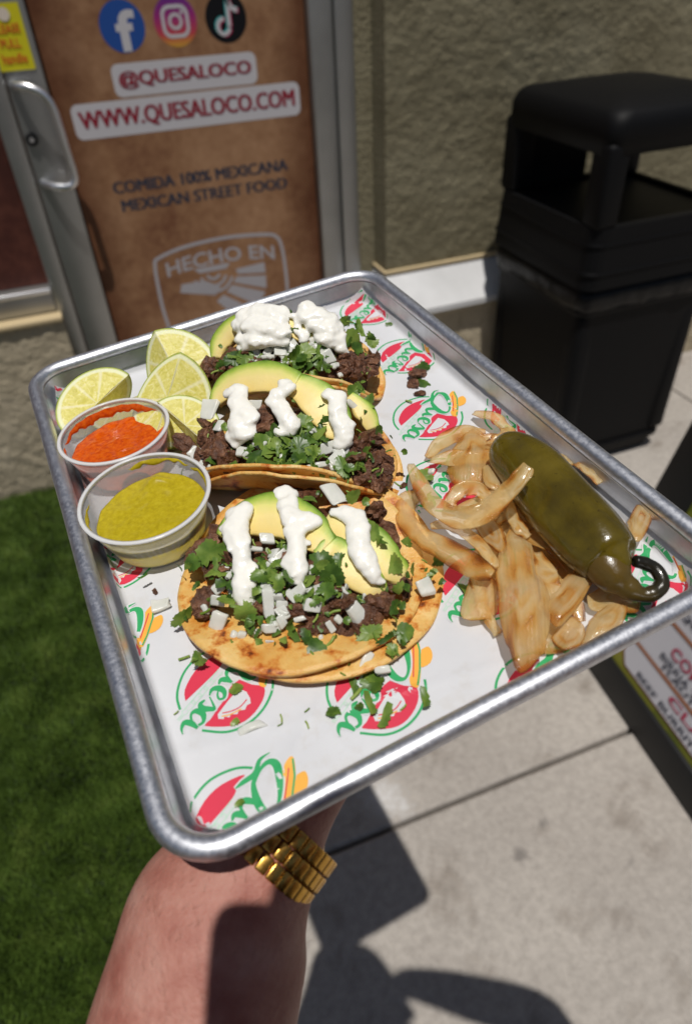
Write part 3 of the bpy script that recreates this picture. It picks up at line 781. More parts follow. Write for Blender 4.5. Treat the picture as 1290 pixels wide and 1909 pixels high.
def smear_patch(root, rad, sal, a0, a1, zlo, zhi, seed):
    """salsa clinging to the inside of the cup above the surface"""
    na = 40; nzz = 10; vs = []; fs = []
    for i in range(na+1):
        a = R(a0+(a1-a0)*i/na); e = min(1, 4*min(i, na-i)/na+.05)
        lo = zlo+(.30*nz(a*3, seed, 1, 1.2)+.18*nz(a*9, seed, 2, 1.0)); hi = zhi+.05*nz(a*6, seed, 3, 1)
        mid = (lo+hi)/2; lo = mid-(mid-lo)*e; hi = mid+(hi-mid)*e
        for j in range(nzz+1):
            z = lo+(hi-lo)*j/nzz; t = math.sin(math.pi*j/nzz)
            r_ = rad(z)+.012-.06*t*e*(1+.5*nz(a*8, z*4, seed, 1)); vs.append((r_*math.cos(a), r_*math.sin(a), z))
    for i in range(na):
        for j in range(nzz):
            a = i*(nzz+1)+j; fs.append((a, a+1, a+nzz+2, a+nzz+1))
    return obj('salsa_smear', mesh_of('salsa_smear', vs, fs, True, .01), sal, root)
c1, r1 = cup(-8.35, 5.95, 2.90, 2.15, 2.50, 1.50, M['salsa_red'], 'clear plastic cup of orange red salsa beside the limes', (-2, 0), (.16, R(-60), .1, .0, 0.0))
smear_patch(c1, r1, M['salsa_red'], 20, 165, 1.75, 2.20, 3.3)
smear_patch(c1, r1, M['salsa_red'], 168, 196, 1.95, 2.15, 6.1)
c2, r2_ = cup(-8.20, -.02, 3.06, 2.25, 2.62, 1.45, M['salsa_green'], 'clear plastic cup of yellow green salsa nearest the left rim', (0, 0), (.12, R(-40), .32, .62, .34))
smear_patch(c2, r2_, M['salsa_green'], 30, 95, 2.05, 2.38, 1.3)
smear_patch(c2, r2_, M['salsa_green'], 150, 240, 1.9, 2.25, 8.8)
smear_patch(c2, r2_, M['salsa_green'], -25, 28, 2.0, 2.36, 5.5)
LAY = {'crema3':[[(-4.93,-3.57,1.16,0.56),(-4.55,-3.53,1.32,0.47),(-5.27,-4.24,1.16,0.62),(-5.38,-4.93,1.02,0.59),(-5.47,-5.53,0.8,0.43),(-5.7,-6.0,0.53,0.45),(-5.33,-6.21,0.59,0.31),(-5.87,-6.56,0.35,0.56),(-6.04,-6.87,0.09,0.55),(-6.11,-7.1,-0.08,0.44)],[(-2.7,-3.62,1.45,0.48),(-2.38,-3.92,1.46,0.33),(-2.84,-4.41,1.51,0.51),(-3.01,-5.22,1.48,0.5),(-2.44,-5.61,1.41,0.46),(-2.22,-5.86,1.39,0.41),(-3.17,-5.9,1.35,0.45),(-3.35,-6.48,1.16,0.4),(-3.59,-6.93,0.9,0.49),(-4.01,-6.92,0.8,0.27),(-3.72,-7.33,0.7,0.53),(-3.93,-7.57,0.46,0.37),(-2.84,-6.58,1.07,0.2)],[(-1.24,-5.74,1.32,0.28),(-0.88,-5.95,1.31,0.41),(-0.57,-6.46,1.26,0.5),(-0.71,-7.02,1.18,0.59),(-0.95,-7.46,1.06,0.54),(-1.09,-7.91,0.9,0.55),(-1.13,-8.34,0.68,0.57),(-1.11,-8.75,0.5,0.48),(-1.18,-9.09,0.29,0.26),(-0.85,-9.26,0.15,0.22)]],'crema2':[[(-2.59,3.01,2.88,0.37),(-2.09,2.72,3.08,0.42),(-2.48,2.01,2.87,0.57),(-2.49,1.29,2.74,0.62),(-2.29,0.75,2.69,0.43),(-2.87,0.95,2.42,0.66),(-2.83,0.41,2.27,0.61),(-3.43,0.87,2.0,0.36),(-3.42,0.44,1.76,0.31),(-2.58,0.5,2.26,0.46)],[(-0.18,1.39,3.43,0.39),(-0.11,1.03,3.4,0.36),(-0.75,1.04,3.24,0.46),(-1.06,0.9,3.04,0.46),(-0.9,0.33,2.89,0.48),(-0.88,-0.2,2.71,0.5),(-0.81,-0.61,2.5,0.45),(-1.37,-0.55,2.29,0.4),(-0.98,-0.75,2.29,0.35)],[(1.38,-0.09,3.07,0.38),(1.74,-0.37,2.94,0.46),(1.44,-0.83,2.72,0.51),(1.28,-1.32,2.47,0.5),(1.31,-1.67,2.21,0.55),(1.17,-2.02,1.96,0.5),(0.86,-2.21,1.72,0.4),(1.14,-2.21,1.68,0.35)]],'crema1':[[(0.72,9.51,3.14,0.61),(1.33,9.13,3.35,0.6),(1.9,8.5,3.38,0.6),(2.12,7.78,3.15,0.54),(0.26,9.21,2.76,0.61),(0.78,8.29,3.02,0.77),(1.31,7.57,3.03,0.71),(1.84,7.0,2.79,0.59),(0.02,8.28,2.44,0.6),(0.5,7.52,2.59,0.65),(-0.19,7.89,2.1,0.42),(1.02,7.06,2.54,0.53),(1.77,6.6,2.41,0.38),(2.28,7.25,2.92,0.27),(2.56,8.25,3.45,0.3),(2.62,7.91,3.26,0.27)],[(3.74,7.64,3.44,0.54),(3.43,7.17,3.17,0.53),(4.08,7.02,3.19,0.59),(4.53,6.64,2.89,0.6),(3.77,6.58,2.84,0.65),(4.23,6.09,2.58,0.65),(4.76,6.29,2.55,0.48),(4.53,5.71,2.16,0.53),(4.49,5.24,1.75,0.36),(4.7,5.04,1.5,0.21),(3.84,5.81,2.36,0.59),(2.93,7.23,2.97,0.27),(2.68,6.87,2.74,0.24),(2.87,6.49,2.52,0.36),(2.76,6.3,2.35,0.27),(2.83,7.66,3.2,0.27)]],'avo3':[[(-5.75,-3.86,0.39,0.47),(-4.8,-3.49,0.68,0.76),(-3.68,-4.08,1.0,1.04),(-2.72,-5.16,1.04,0.97),(-2.35,-6.25,0.89,0.77),(-2.13,-6.93,0.72,0.5)],[(-1.45,-5.56,0.95,0.42),(-0.94,-6.5,0.84,0.78),(-0.53,-7.66,0.52,0.95),(-0.18,-8.61,0.05,0.76),(0.24,-9.08,-0.32,0.45)],[(-2.76,-7.05,0.53,0.36),(-2.05,-7.17,0.57,0.68),(-1.68,-7.9,0.39,0.76),(-1.22,-8.88,-0.08,0.67),(-0.85,-9.34,-0.42,0.27)]],'avo2':[[(-3.21,4.12,1.81,0.38),(-2.36,4.21,2.42,0.71),(-1.34,3.51,2.95,0.81),(-0.27,2.43,3.18,0.79),(0.41,1.37,3.06,0.63)],[(0.25,1.65,3.11,0.58),(0.78,0.64,2.88,0.88),(1.11,-0.38,2.42,0.98),(1.17,-1.32,1.88,0.77),(1.24,-1.69,1.61,0.36)],[(2.45,0.0,2.44,0.31),(2.84,-0.87,1.86,0.52),(2.88,-1.55,1.3,0.36)]],'avo1':[[(-1.5,9.46,1.05,0.37),(-0.87,9.95,1.65,0.68),(0.05,9.78,2.33,0.74),(1.15,8.94,2.76,0.73),(2.13,8.1,2.83,0.6)],[(2.52,7.84,2.82,0.48),(2.97,7.09,2.53,0.66),(3.59,6.37,2.16,0.6)]],'dice3':[(-7.12,-6.44,-0.42,0.7,1.1,5),(-7.42,-7.18,-0.83,0.77,0.86,20),(-5.32,-7.86,-0.17,0.57,1.3,5),(-5.64,-8.73,-0.67,0.76,0.76,8),(-4.16,-8.1,-0.01,1.1,0.57,-25),(-3.75,-8.9,-0.2,0.9,0.56,25),(-4.5,-9.01,-0.47,0.55,0.51,0),(-2.34,-9.93,-0.57,0.97,1.18,-18),(-3.5,-9.78,-0.78,0.38,0.63,-20),(-3.1,-9.67,-0.65,0.38,0.84,-25),(-6.23,-8.46,-0.84,0.63,0.34,-20),(-7.04,-8.01,-1.02,0.46,0.38,30),(-5.91,-9.05,-1.01,0.41,0.33,10),(-7.17,-8.92,-1.2,1.23,0.45,-22),(-2.94,-11.62,-1.25,0.92,0.52,-35),(-2.5,-12.28,-1.25,0.67,0.63,20),(-4.2,-5.21,0.61,0.81,0.57,10),(-0.57,-4.41,0.86,1.16,1.26,20),(-4.84,-5.33,0.4,0.7,0.47,0),(0.91,-9.82,-0.95,0.95,0.87,10),(-4.03,-9.93,-0.97,0.33,0.29,0),(-4.98,-8.49,-0.38,0.43,0.43,30)],'dice2':[(-3.57,3.85,1.51,1.06,1.18,-15),(-3.59,2.33,1.49,0.74,0.69,0),(-3.33,0.02,1.35,0.6,1.2,10),(0.33,-2.08,1.47,1.08,0.75,10),(0.47,-2.6,1.18,1.17,0.64,-15),(-0.26,-2.66,1.11,1.05,0.58,15),(-1.72,1.66,2.4,0.82,0.53,0),(2.43,-0.55,1.99,0.46,1.15,-30),(-0.42,-2.19,1.4,0.64,0.53,0),(-2.56,0.51,1.77,1.12,0.84,10),(0.87,-2.39,1.28,0.8,0.7,20),(-1.02,-2.53,1.17,0.52,0.42,0)],'dice1':[(0.19,7.2,1.63,0.77,0.84,-20),(0.67,6.59,1.65,0.83,0.51,0),(1.46,6.48,1.83,0.78,1.17,10),(2.15,6.52,1.98,0.78,0.72,-20),(2.7,5.97,1.83,1.1,0.45,0),(3.46,5.52,1.62,0.96,1.09,0),(3.64,5.15,1.34,0.95,0.82,0),(3.89,4.64,0.97,0.68,0.62,10),(1.43,5.77,1.47,0.82,0.44,10),(3.42,6.09,1.86,0.85,0.78,0),(4.22,5.74,1.58,0.97,0.97,15),(1.05,7.06,1.85,0.65,0.59,0)],'leaf3':[(-6.61,-4.33,0.11,1.46,0,20),(-7.35,-4.03,-0.29,1.16,1,190),(-6.73,-5.31,-0.08,1.14,2,40),(-5.82,-4.76,0.42,0.94,0,80),(-6.71,-5.93,-0.15,0.9,3,0),(-8.67,-6.16,-1.0,1.12,2,10),(-6.84,-6.93,-0.22,1.01,0,30),(-6.34,-7.77,-0.31,1.12,1,200),(-6.31,-8.21,-0.54,0.93,2,100),(-5.05,-6.94,0.42,1.13,2,170),(-4.7,-7.49,0.26,0.89,0,260),(-5.6,-7.31,0.11,0.8,3,10),(-4.12,-7.57,0.34,0.98,1,30),(-2.79,-7.64,0.45,1.36,0,250),(-2.64,-8.29,0.17,1.33,1,280),(-3.09,-8.69,0.02,1.0,0,300),(-3.57,-7.94,0.21,1.02,3,20),(-4.98,-9.29,-0.52,1.3,4,90),(-4.59,-9.75,-0.78,1.04,3,120),(-4.44,-10.45,-0.85,1.26,5,80),(-2.01,-7.8,0.32,0.91,0,10),(-3.68,-8.9,-0.06,0.86,3,220),(-2.3,-10.82,-0.9,1.15,2,30),(-1.85,-11.33,-0.95,0.98,4,10),(-1.04,-11.4,-1.0,1.11,5,30),(-0.88,-10.27,-0.71,0.85,0,60),(-0.38,-9.71,-0.42,1.0,3,60),(1.2,-9.55,-0.88,1.09,4,25),(-0.06,-8.86,0.05,1.12,0,280),(0.67,-9.13,-0.46,0.75,1,0),(-0.11,-7.37,0.68,1.22,5,270),(-0.05,-5.26,0.96,0.99,5,20),(-1.82,-4.61,1.16,0.85,0,0),(-1.86,-11.78,-1.1,0.68,1,200),(-8.67,-8.42,-1.0,0.82,0,120),(-3.19,-10.88,-1.1,0.69,3,40),(-3.07,-11.13,-1.05,0.73,6,0),(-3.73,-11.25,-1.15,0.6,6,40),(-3.15,-9.47,-0.47,0.72,6,20),(-5.45,-9.4,-0.97,0.49,6,0),(-3.47,-6.99,0.55,0.69,1,0),(-4.35,-6.75,0.49,0.78,2,0),(-6.28,-6.49,-0.0,0.76,1,140),(1.01,-8.12,0.08,0.83,3,300)],'leaf2':[(-2.39,-0.46,1.71,1.21,0,0),(-1.67,-0.44,1.87,1.22,1,60),(-1.25,-1.05,1.78,1.32,2,120),(-2.25,-1.1,1.6,1.25,3,20),(-1.84,-1.7,1.52,1.23,0,200),(-0.99,-1.68,1.61,1.3,1,300),(-0.35,-1.51,1.7,1.26,2,10),(0.19,-1.27,1.79,1.38,5,30),(-0.84,-0.79,1.9,1.11,0,140),(-0.86,-2.26,1.42,1.17,3,90),(-0.3,-2.49,1.33,0.8,6,0),(-2.91,-0.97,1.48,1.08,2,30),(-1.69,-2.26,1.37,1.06,4,10),(-2.62,-1.6,1.42,1.17,4,160),(-0.2,-0.63,2.0,1.24,1,60),(0.73,-1.03,1.87,1.12,5,20),(-1.81,-1.05,1.7,1.09,0,310),(-1.3,-2.3,1.39,1.06,1,20),(-0.43,-1.94,1.54,1.08,2,200),(0.42,-3.23,0.95,1.14,2,60),(1.03,-3.12,0.91,1.2,0,90),(0.72,-3.44,0.8,1.03,4,100),(1.66,-2.99,0.85,1.16,4,70),(1.35,-3.45,0.68,0.93,3,80),(3.3,-0.54,1.79,1.03,2,20),(3.13,0.22,2.2,0.88,0,0),(2.88,-1.03,1.62,1.13,3,10),(2.92,-2.0,1.09,0.82,1,0),(1.84,-3.67,0.44,0.62,6,0),(1.0,-0.51,2.07,1.14,0,20),(2.8,0.15,2.21,0.88,1,90),(-4.76,0.56,0.94,0.65,0,0),(0.12,0.91,2.5,1.0,5,290),(2.98,-2.92,0.54,0.48,6,0)],'leaf1':[(-0.91,7.67,1.37,1.47,0,10),(-1.37,7.85,1.16,1.27,2,190),(-0.37,7.29,1.55,1.29,1,30),(1.1,7.12,1.97,1.11,5,40),(2.04,5.61,1.68,1.46,0,0),(2.5,5.56,1.67,1.6,1,40),(3.05,5.35,1.58,1.59,2,80),(3.46,5.52,1.62,1.41,0,110),(2.5,4.91,1.43,1.25,3,10),(1.97,5.14,1.51,1.13,1,200),(3.26,4.51,1.21,1.12,0,20),(1.5,5.17,1.49,0.94,6,0),(2.49,6.87,2.12,1.32,0,90),(3.51,6.94,2.18,1.2,1,60),(2.88,8.38,2.63,0.9,5,0),(5.44,5.86,1.44,1.49,5,10),(6.35,6.48,1.51,1.32,4,80),(5.65,6.87,1.9,1.21,2,0),(5.42,5.2,1.09,1.08,1,0),(6.69,6.0,1.12,1.1,3,60),(6.68,5.67,0.93,0.96,1,90),(3.08,6.4,1.99,1.11,6,0),(2.95,4.52,1.25,0.93,2,0)],'meat3':[(-6.83,-3.38,-0.33,1.09),(-7.42,-5.9,-0.64,0.97),(-7.83,-5.67,-0.82,0.66),(-6.47,-4.85,-0.17,0.92),(-5.52,-6.36,-0.08,0.9),(-5.06,-8.1,-0.43,0.95),(-4.19,-8.33,-0.39,0.95),(-2.35,-9.11,-0.34,1.08),(-1.41,-9.66,-0.52,1.07),(-1.85,-10.0,-0.74,0.97),(-0.95,-9.73,-0.57,0.73),(-2.97,-9.78,-0.79,0.92),(-3.7,-9.3,-0.66,1.06),(-4.22,-9.35,-0.8,0.92),(0.73,-7.21,0.06,1.17),(0.61,-5.97,0.38,0.97),(-0.19,-9.28,-0.48,0.88),(-2.84,-9.09,-0.41,0.99),(-5.83,-7.58,-0.52,0.87),(-5.87,-5.34,-0.03,1.15),(-3.89,-6.7,0.16,1.14),(-3.02,-8.01,-0.06,1.11),(-2.62,-10.02,-0.92,0.75),(-1.43,-3.58,0.62,1.01),(-6.06,-2.84,-0.2,1.11)],'meat2':[(-5.36,3.83,0.2,1.06),(-5.39,2.66,0.33,0.94),(-4.45,2.84,1.0,1.02),(-4.23,1.65,1.21,1.11),(-4.62,1.05,0.96,0.98),(-4.15,0.63,1.23,1.09),(-3.74,1.32,1.39,0.95),(-3.94,0.09,1.18,0.81),(-4.97,1.94,0.65,0.82),(-4.09,3.37,1.19,0.86),(-3.42,0.65,1.38,0.83),(-5.29,2.07,0.35,0.82),(2.11,-2.18,1.23,1.2),(1.6,-2.34,1.25,0.97),(2.72,-2.11,1.08,0.82),(2.19,-3.04,0.65,0.94),(2.39,-3.45,0.36,0.93),(1.62,-3.55,0.46,0.93),(1.11,-3.72,0.49,0.77),(1.89,-3.82,0.19,0.87),(1.18,-2.84,0.97,0.95),(2.68,-2.94,0.52,0.63),(-1.46,0.9,2.35,0.99),(-1.84,0.48,1.97,0.96),(2.35,-3.76,0.09,0.61)],'meat1':[(-2.04,9.09,0.66,1.09),(-1.57,8.8,1.0,1.09),(-2.37,8.79,0.4,1.07),(-1.12,8.5,1.28,1.1),(-0.71,8.61,1.5,0.98),(-1.73,8.01,0.78,1.07),(-1.01,7.56,1.11,0.95),(-0.42,8.03,1.53,0.91),(4.86,4.8,0.99,1.13),(5.55,4.85,0.81,1.13),(5.85,4.48,0.44,0.99),(4.95,4.34,0.67,1.05),(4.41,4.56,0.93,0.93),(5.45,4.37,0.47,0.92),(4.48,5.0,1.18,0.88),(0.02,6.59,1.27,1.07),(0.95,5.85,1.32,0.94),(6.29,4.69,0.34,0.75)],'strips':[[(4.19,-2.88,-0.6,0.16),(3.72,-4.32,-0.3,0.36),(3.27,-6.14,0.1,0.44),(3.24,-7.63,0.5,0.47),(3.66,-8.49,0.8,0.48),(4.45,-8.88,1.2,0.45),(5.41,-8.87,1.8,0.38),(6.05,-8.8,2.2,0.34),(6.6,-8.6,2.45,0.25)],[(3.47,-4.73,-0.8,0.31),(2.88,-4.84,-0.7,0.46),(2.21,-5.8,-0.6,0.45),(2.06,-7.13,-0.4,0.43),(2.34,-8.34,-0.2,0.51),(2.65,-9.55,0,0.54),(2.93,-10.51,0.1,0.49),(3.21,-11.17,0.1,0.26)],[(2.64,-7.32,-0.2,0.14),(3.15,-7.7,0,0.21),(3.52,-8.49,0.1,0.26),(3.6,-9.52,0.2,0.27),(3.59,-10.49,0.2,0.22),(3.54,-10.96,0.1,0.11)],[(4.28,-6.3,-0.9,0.25),(4.62,-5.94,-0.6,0.3),(5.24,-5.89,-0.4,0.35),(5.73,-6.31,-0.3,0.35),(5.82,-6.93,-0.4,0.3),(5.6,-7.26,-0.6,0.2)],[(6.99,-6.92,-0.2,0.2),(6.37,-8.04,0,0.24),(5.9,-8.94,0,0.28),(5.85,-9.56,-0.1,0.28),(5.94,-9.95,-0.3,0.19)],[(5.67,-10.87,-0.3,0.23),(5.25,-11.92,-0.2,0.4),(4.89,-12.74,-0.3,0.43),(4.16,-13.38,-0.5,0.3)],[(2.82,-10.34,-0.7,0.18),(2.71,-11.1,-0.7,0.27),(2.37,-12.0,-0.9,0.22),(2.32,-13.01,-1.1,0.17)],[(11.03,-6.99,-0.6,0.21),(11.02,-7.94,-0.5,0.25),(10.98,-8.67,-0.6,0.2)],[(11.23,-5.4,-0.9,0.16),(11.15,-6.22,-0.8,0.24),(11.04,-6.77,-0.9,0.16)],[(7.45,-6.95,-0.4,0.2),(6.43,-7.3,-0.3,0.35),(5.42,-7.91,-0.3,0.34),(4.61,-8.48,-0.4,0.19)]],'sheets':[([(5.75,-3.82,-0.7),(7.01,-2.5,-0.7),(8.23,-1.43,-0.7),(8.73,-2.71,-0.7),(8.91,-3.96,-0.7),(7.96,-5.2,-0.7),(6.96,-5.73,-0.7),(6.06,-5.49,-0.7),(5.47,-4.9,-0.7)],0.16,0.35),([(3.68,-10.75,-0.1),(4.91,-9.54,-0.1),(5.61,-9.22,-0.1),(5.81,-9.72,-0.1),(5.36,-11.41,-0.1),(4.59,-13.06,-0.1),(3.33,-14.54,-0.1),(2.15,-15.13,-0.1),(1.68,-14.97,-0.1),(1.97,-13.9,-0.1),(2.74,-12.3,-0.1)],0.2,0.45),([(2.85,-10.16,-0.9),(3.72,-10.43,-0.9),(3.27,-11.57,-0.9),(2.4,-12.32,-0.9),(1.5,-11.95,-0.9),(1.61,-11.4,-0.9)],0.15,0.2),([(4.25,-13.06,-0.3),(5.98,-12.48,-0.3),(6.64,-13.13,-0.3),(5.71,-13.69,-0.3),(4.16,-14.32,-0.3),(3.98,-13.68,-0.3)],0.16,0.25),([(4.61,-15.07,-0.7),(5.8,-14.31,-0.7),(6.95,-14.21,-0.7),(7.03,-14.81,-0.7),(6.13,-15.29,-0.7),(5.28,-15.37,-0.7),(4.54,-15.34,-0.7)],0.18,0.2),([(3.9,-14.22,-0.9),(4.86,-13.89,-0.9),(5.23,-14.49,-0.9),(4.61,-15.06,-0.9),(3.8,-14.99,-0.9)],0.16,0.2),([(4.34,-8.03,-0.2),(5.3,-8.07,-0.2),(5.04,-9.52,-0.2),(4.39,-10.28,-0.2),(4.18,-9.8,-0.2),(4.13,-8.97,-0.2)],0.14,0.25),([(6.08,-5.98,-0.5),(6.99,-6.32,-0.5),(7.13,-7.48,-0.5),(6.1,-7.8,-0.5),(5.64,-7.19,-0.5)],0.14,0.2),([(10.12,-11.31,-0.4),(11.44,-10.67,-0.4),(11.56,-11.26,-0.4),(10.83,-11.97,-0.4),(9.71,-12.47,-0.4),(9.64,-12.07,-0.4)],0.16,0.2),([(6.39,-13.32,-0.8),(7.76,-13.48,-0.8),(8.07,-14.3,-0.8),(7.54,-14.93,-0.8),(6.71,-14.66,-0.8),(6.12,-13.95,-0.8)],0.16,0.2),([(3.33,-12.69,-1.1),(4.56,-12.46,-1.1),(4.61,-13.43,-1.1),(4.34,-14.74,-1.1),(3.23,-14.53,-1.1),(2.89,-13.63,-1.1)],0.16,0.15),([(6.59,-9.2,-1.0),(7.29,-10.38,-1.0),(7.27,-12.15,-1.0),(5.78,-12.94,-1.0),(5.38,-11.72,-1.0)],0.18,0.2),([(6.87,-5.15,-0.3),(7.81,-5.37,-0.3),(7.66,-6.55,-0.3),(6.81,-6.98,-0.3),(6.23,-6.32,-0.3)],0.14,0.25)],'pepper':[(8.12,-5.53,0.35,0.92),(8.11,-6.96,0.4,1.49),(7.81,-9.07,0.45,1.65),(7.63,-10.88,0.45,1.63),(7.48,-12.21,0.45,1.54),(7.41,-13.08,0.45,1.12)],'stem':[(7.33,-12.64,0.45,0.78),(7.15,-13.58,0.25,0.64),(7.29,-14.22,0.05,0.42),(7.63,-14.78,-0.1,0.25),(8.15,-14.97,-0.05,0.25),(8.57,-14.8,0.1,0.23),(8.67,-14.33,0.3,0.21),(8.36,-13.96,0.5,0.21),(8.01,-13.77,0.65,0.19)],'crumb_leaf':[(-3.73,-12.15,0.83,4,80),(-3.05,-12.4,0.91,0,20),(-3.56,-13.16,0.89,4,85),(-3.8,-12.51,0.7,6,30),(-3.25,-13.84,1.0,4,45),(-1.66,-14.01,0.89,4,70),(-4.92,-12.78,0.56,0,200),(-3.98,-13.0,0.4,1,0),(-2.53,-13.86,0.36,6,20),(-8.32,-11.34,0.48,3,30),(-6.73,-12.03,0.36,6,80),(-6.87,-12.25,0.24,6,10),(-5.98,-12.74,0.36,6,90),(-5.74,-12.2,0.28,6,20),(-9.21,-7.6,0.53,6,0),(-9.21,-14.28,0.48,3,30),(2.48,-10.3,0.92,4,80),(2.37,-8.3,0.72,0,10),(4.7,-3.26,0.92,0,120),(3.84,-5.21,0.67,3,10),(9.66,5.34,1.1,0,0),(8.92,3.79,1.14,2,280),(10.5,10.9,0.5,1,0),(7.26,2.67,0.49,6,300),(4.91,-2.91,0.6,6,10),(6.8,-14.42,0.22,1,0),(-7.83,-9.98,0.55,1,40),(-10.21,-9.84,0.25,6,20),(-3.0,-12.08,0.63,1,100),(2.65,-14.52,0.12,1,0),(6.72,-1.53,0.25,1,0)],'crumb_dice':[(-9.37,-4.43,0.94,0.71,10),(-7.84,-11.8,1.0,0.68,3)],'crumb_meat':[(9.0,4.67,0.83),(8.29,3.95,0.69),(8.21,2.91,0.5),(-9.36,-3.52,0.29),(6.5,-1.45,0.25),(3.52,-3.27,0.32),(3.73,-3.86,0.27),(3.75,-2.48,0.33),(2.66,-14.5,0.15)],'limes':[(-3.3,11.91,1.0),(-5.24,8.2,1.0),(-5.99,6.07,0.4),(-8.78,11.47,0.2),(-5.86,11.76,0.6)]}
LIMEPOS = [(-3.93, 10.46, 0.6), (-5.14, 7.13, 1.1), (-4.89, 5.24, 0.4), (-8.63, 10.15, 0.3), (-7.85, 9.62, 0.2)]

# ================================================================== food (tray coordinates, centimetres)
TACO = {3: ((-3.2, -5.9), -30), 2: ((-1.1, .1), -36), 1: ((1.9, 7.2), -30)}
def t_loc(k, u, v):
    (cu, cv), th = TACO[k]; a = R(th); x, y = u-cu, v-cv
    return x*math.cos(a)+y*math.sin(a), -x*math.sin(a)+y*math.cos(a)
def t_glob(k, x, y):
    (cu, cv), th = TACO[k]; a = R(th)
    return cu+x*math.cos(a)-y*math.sin(a), cv+x*math.sin(a)+y*math.cos(a)
def zfill(k, u, v):
    x, y = t_loc(k, u, v)
    if k == 3: return max(-1.15, .15+.14*y-.035*x*x-.04*y*y)
    if k == 2: return max(-.9, 1.75+.30*y-.060*x*x)
    return max(-.9, 1.75+.32*y-.065*x*x)
def fill_normal(k, u, v):
    e = .15; return Vector((zfill(k, u-e, v)-zfill(k, u+e, v), zfill(k, u, v-e)-zfill(k, u, v+e), 2*e)).normalized()

# ---- food materials
def see_through(mt, tl=.3, tp=.1, tint=1.0):
    """mix a translucent lobe and a little straight transparency into a principled material"""
    nt = mt.node_tree; p = nt.nodes['Principled BSDF']; out = nt.nodes['Material Output']
    a = N(nt, 'ShaderNodeBsdfTranslucent'); b = N(nt, 'ShaderNodeBsdfTransparent'); b.inputs[0].default_value = (.95, .93, .88, 1)
    if p.inputs['Base Color'].links: nt.links.new(p.inputs['Base Color'].links[0].from_socket, a.inputs[0])
    else: a.inputs[0].default_value = p.inputs['Base Color'].default_value
    m1 = N(nt, 'ShaderNodeMixShader'); m1.inputs[0].default_value = tl
    m2 = N(nt, 'ShaderNodeMixShader'); m2.inputs[0].default_value = tp
    nt.links.new(p.outputs[0], m1.inputs[1]); nt.links.new(a.outputs[0], m1.inputs[2]); nt.links.new(m1.outputs[0], m2.inputs[1]); nt.links.new(b.outputs[0], m2.inputs[2]); nt.links.new(m2.outputs[0], out.inputs['Surface'])
    return mt
def tortilla_mat():
    mt, nt, p = new_mat('corn_tortilla')
    tc = N(nt, 'ShaderNodeTexCoord')
    n1 = N(nt, 'ShaderNodeTexNoise', Scale=45.0, Detail=6.0, Roughness=.65)
    n2 = N(nt, 'ShaderNodeTexNoise', Scale=120.0, Detail=4.0, Roughness=.6)
    n3 = N(nt, 'ShaderNodeTexNoise', Scale=600.0, Detail=4.0, Roughness=.7)
    for n in (n1, n2, n3): nt.links.new(tc.outputs['Object'], n.inputs['Vector'])
    r1 = ramp(nt, n1.outputs[0], [(.28, (.62, .25, .040)), (.42, (.70, .38, .095)), (.55, (.77, .49, .16)), (.72, (.83, .61, .28))])
    r2 = ramp(nt, n2.outputs[0], [(.50, (1, 1, 1)), (.57, (.88, .64, .42)), (.63, (.66, .30, .12)), (.69, (.20, .07, .03))])
    mx = N(nt, 'ShaderNodeMix', data_type='RGBA', blend_type='MULTIPLY'); mx.inputs[0].default_value = 1
    nt.links.new(r1.outputs[0], mx.inputs[6]); nt.links.new(r2.outputs[0], mx.inputs[7])
    nt.links.new(mx.outputs[2], p.inputs['Base Color'])
    p.inputs['Roughness'].default_value = .36
    p.inputs['Subsurface Weight'].default_value = .12
    p.inputs['Subsurface Radius'].default_value = (1, .5, .2); p.inputs['Subsurface Scale'].default_value = .002
    ad = N(nt, 'ShaderNodeMath', operation='MULTIPLY_ADD'); ad.inputs[1].default_value = .35
    nt.links.new(n3.outputs[0], ad.inputs[0]); nt.links.new(n1.outputs[0], ad.inputs[2])
    bp = N(nt, 'ShaderNodeBump', Strength=.8, Distance=.0016)
    nt.links.new(ad.outputs[0], bp.inputs['Height']); nt.links.new(bp.outputs[0], p.inputs['Normal'])
    return mt
M['tortilla'] = tortilla_mat()
M['meat'] = mat('grilled_beef', (.05, .022, .014), .33, var=[(.038, .015, .008), (.125, .052, .027), (.29, .14, .075)], vscale=200, bump=.8, bscale=420, bdist=.0018, spec=.4)
M['crema'] = mat('white_crema', (.88, .86, .79), .24, bump=.16, bscale=170, bdist=.0014, sss=.25, sssr=(1, .95, .85), ssss=.003, spec=.5)
M['onion'] = mat('raw_onion', (.70, .71, .66), .2, var=[(.80, .81, .73), (.90, .90, .86)], vscale=160, bump=.3, bscale=260, bdist=.0008)
see_through(M['onion'], .22, .13)
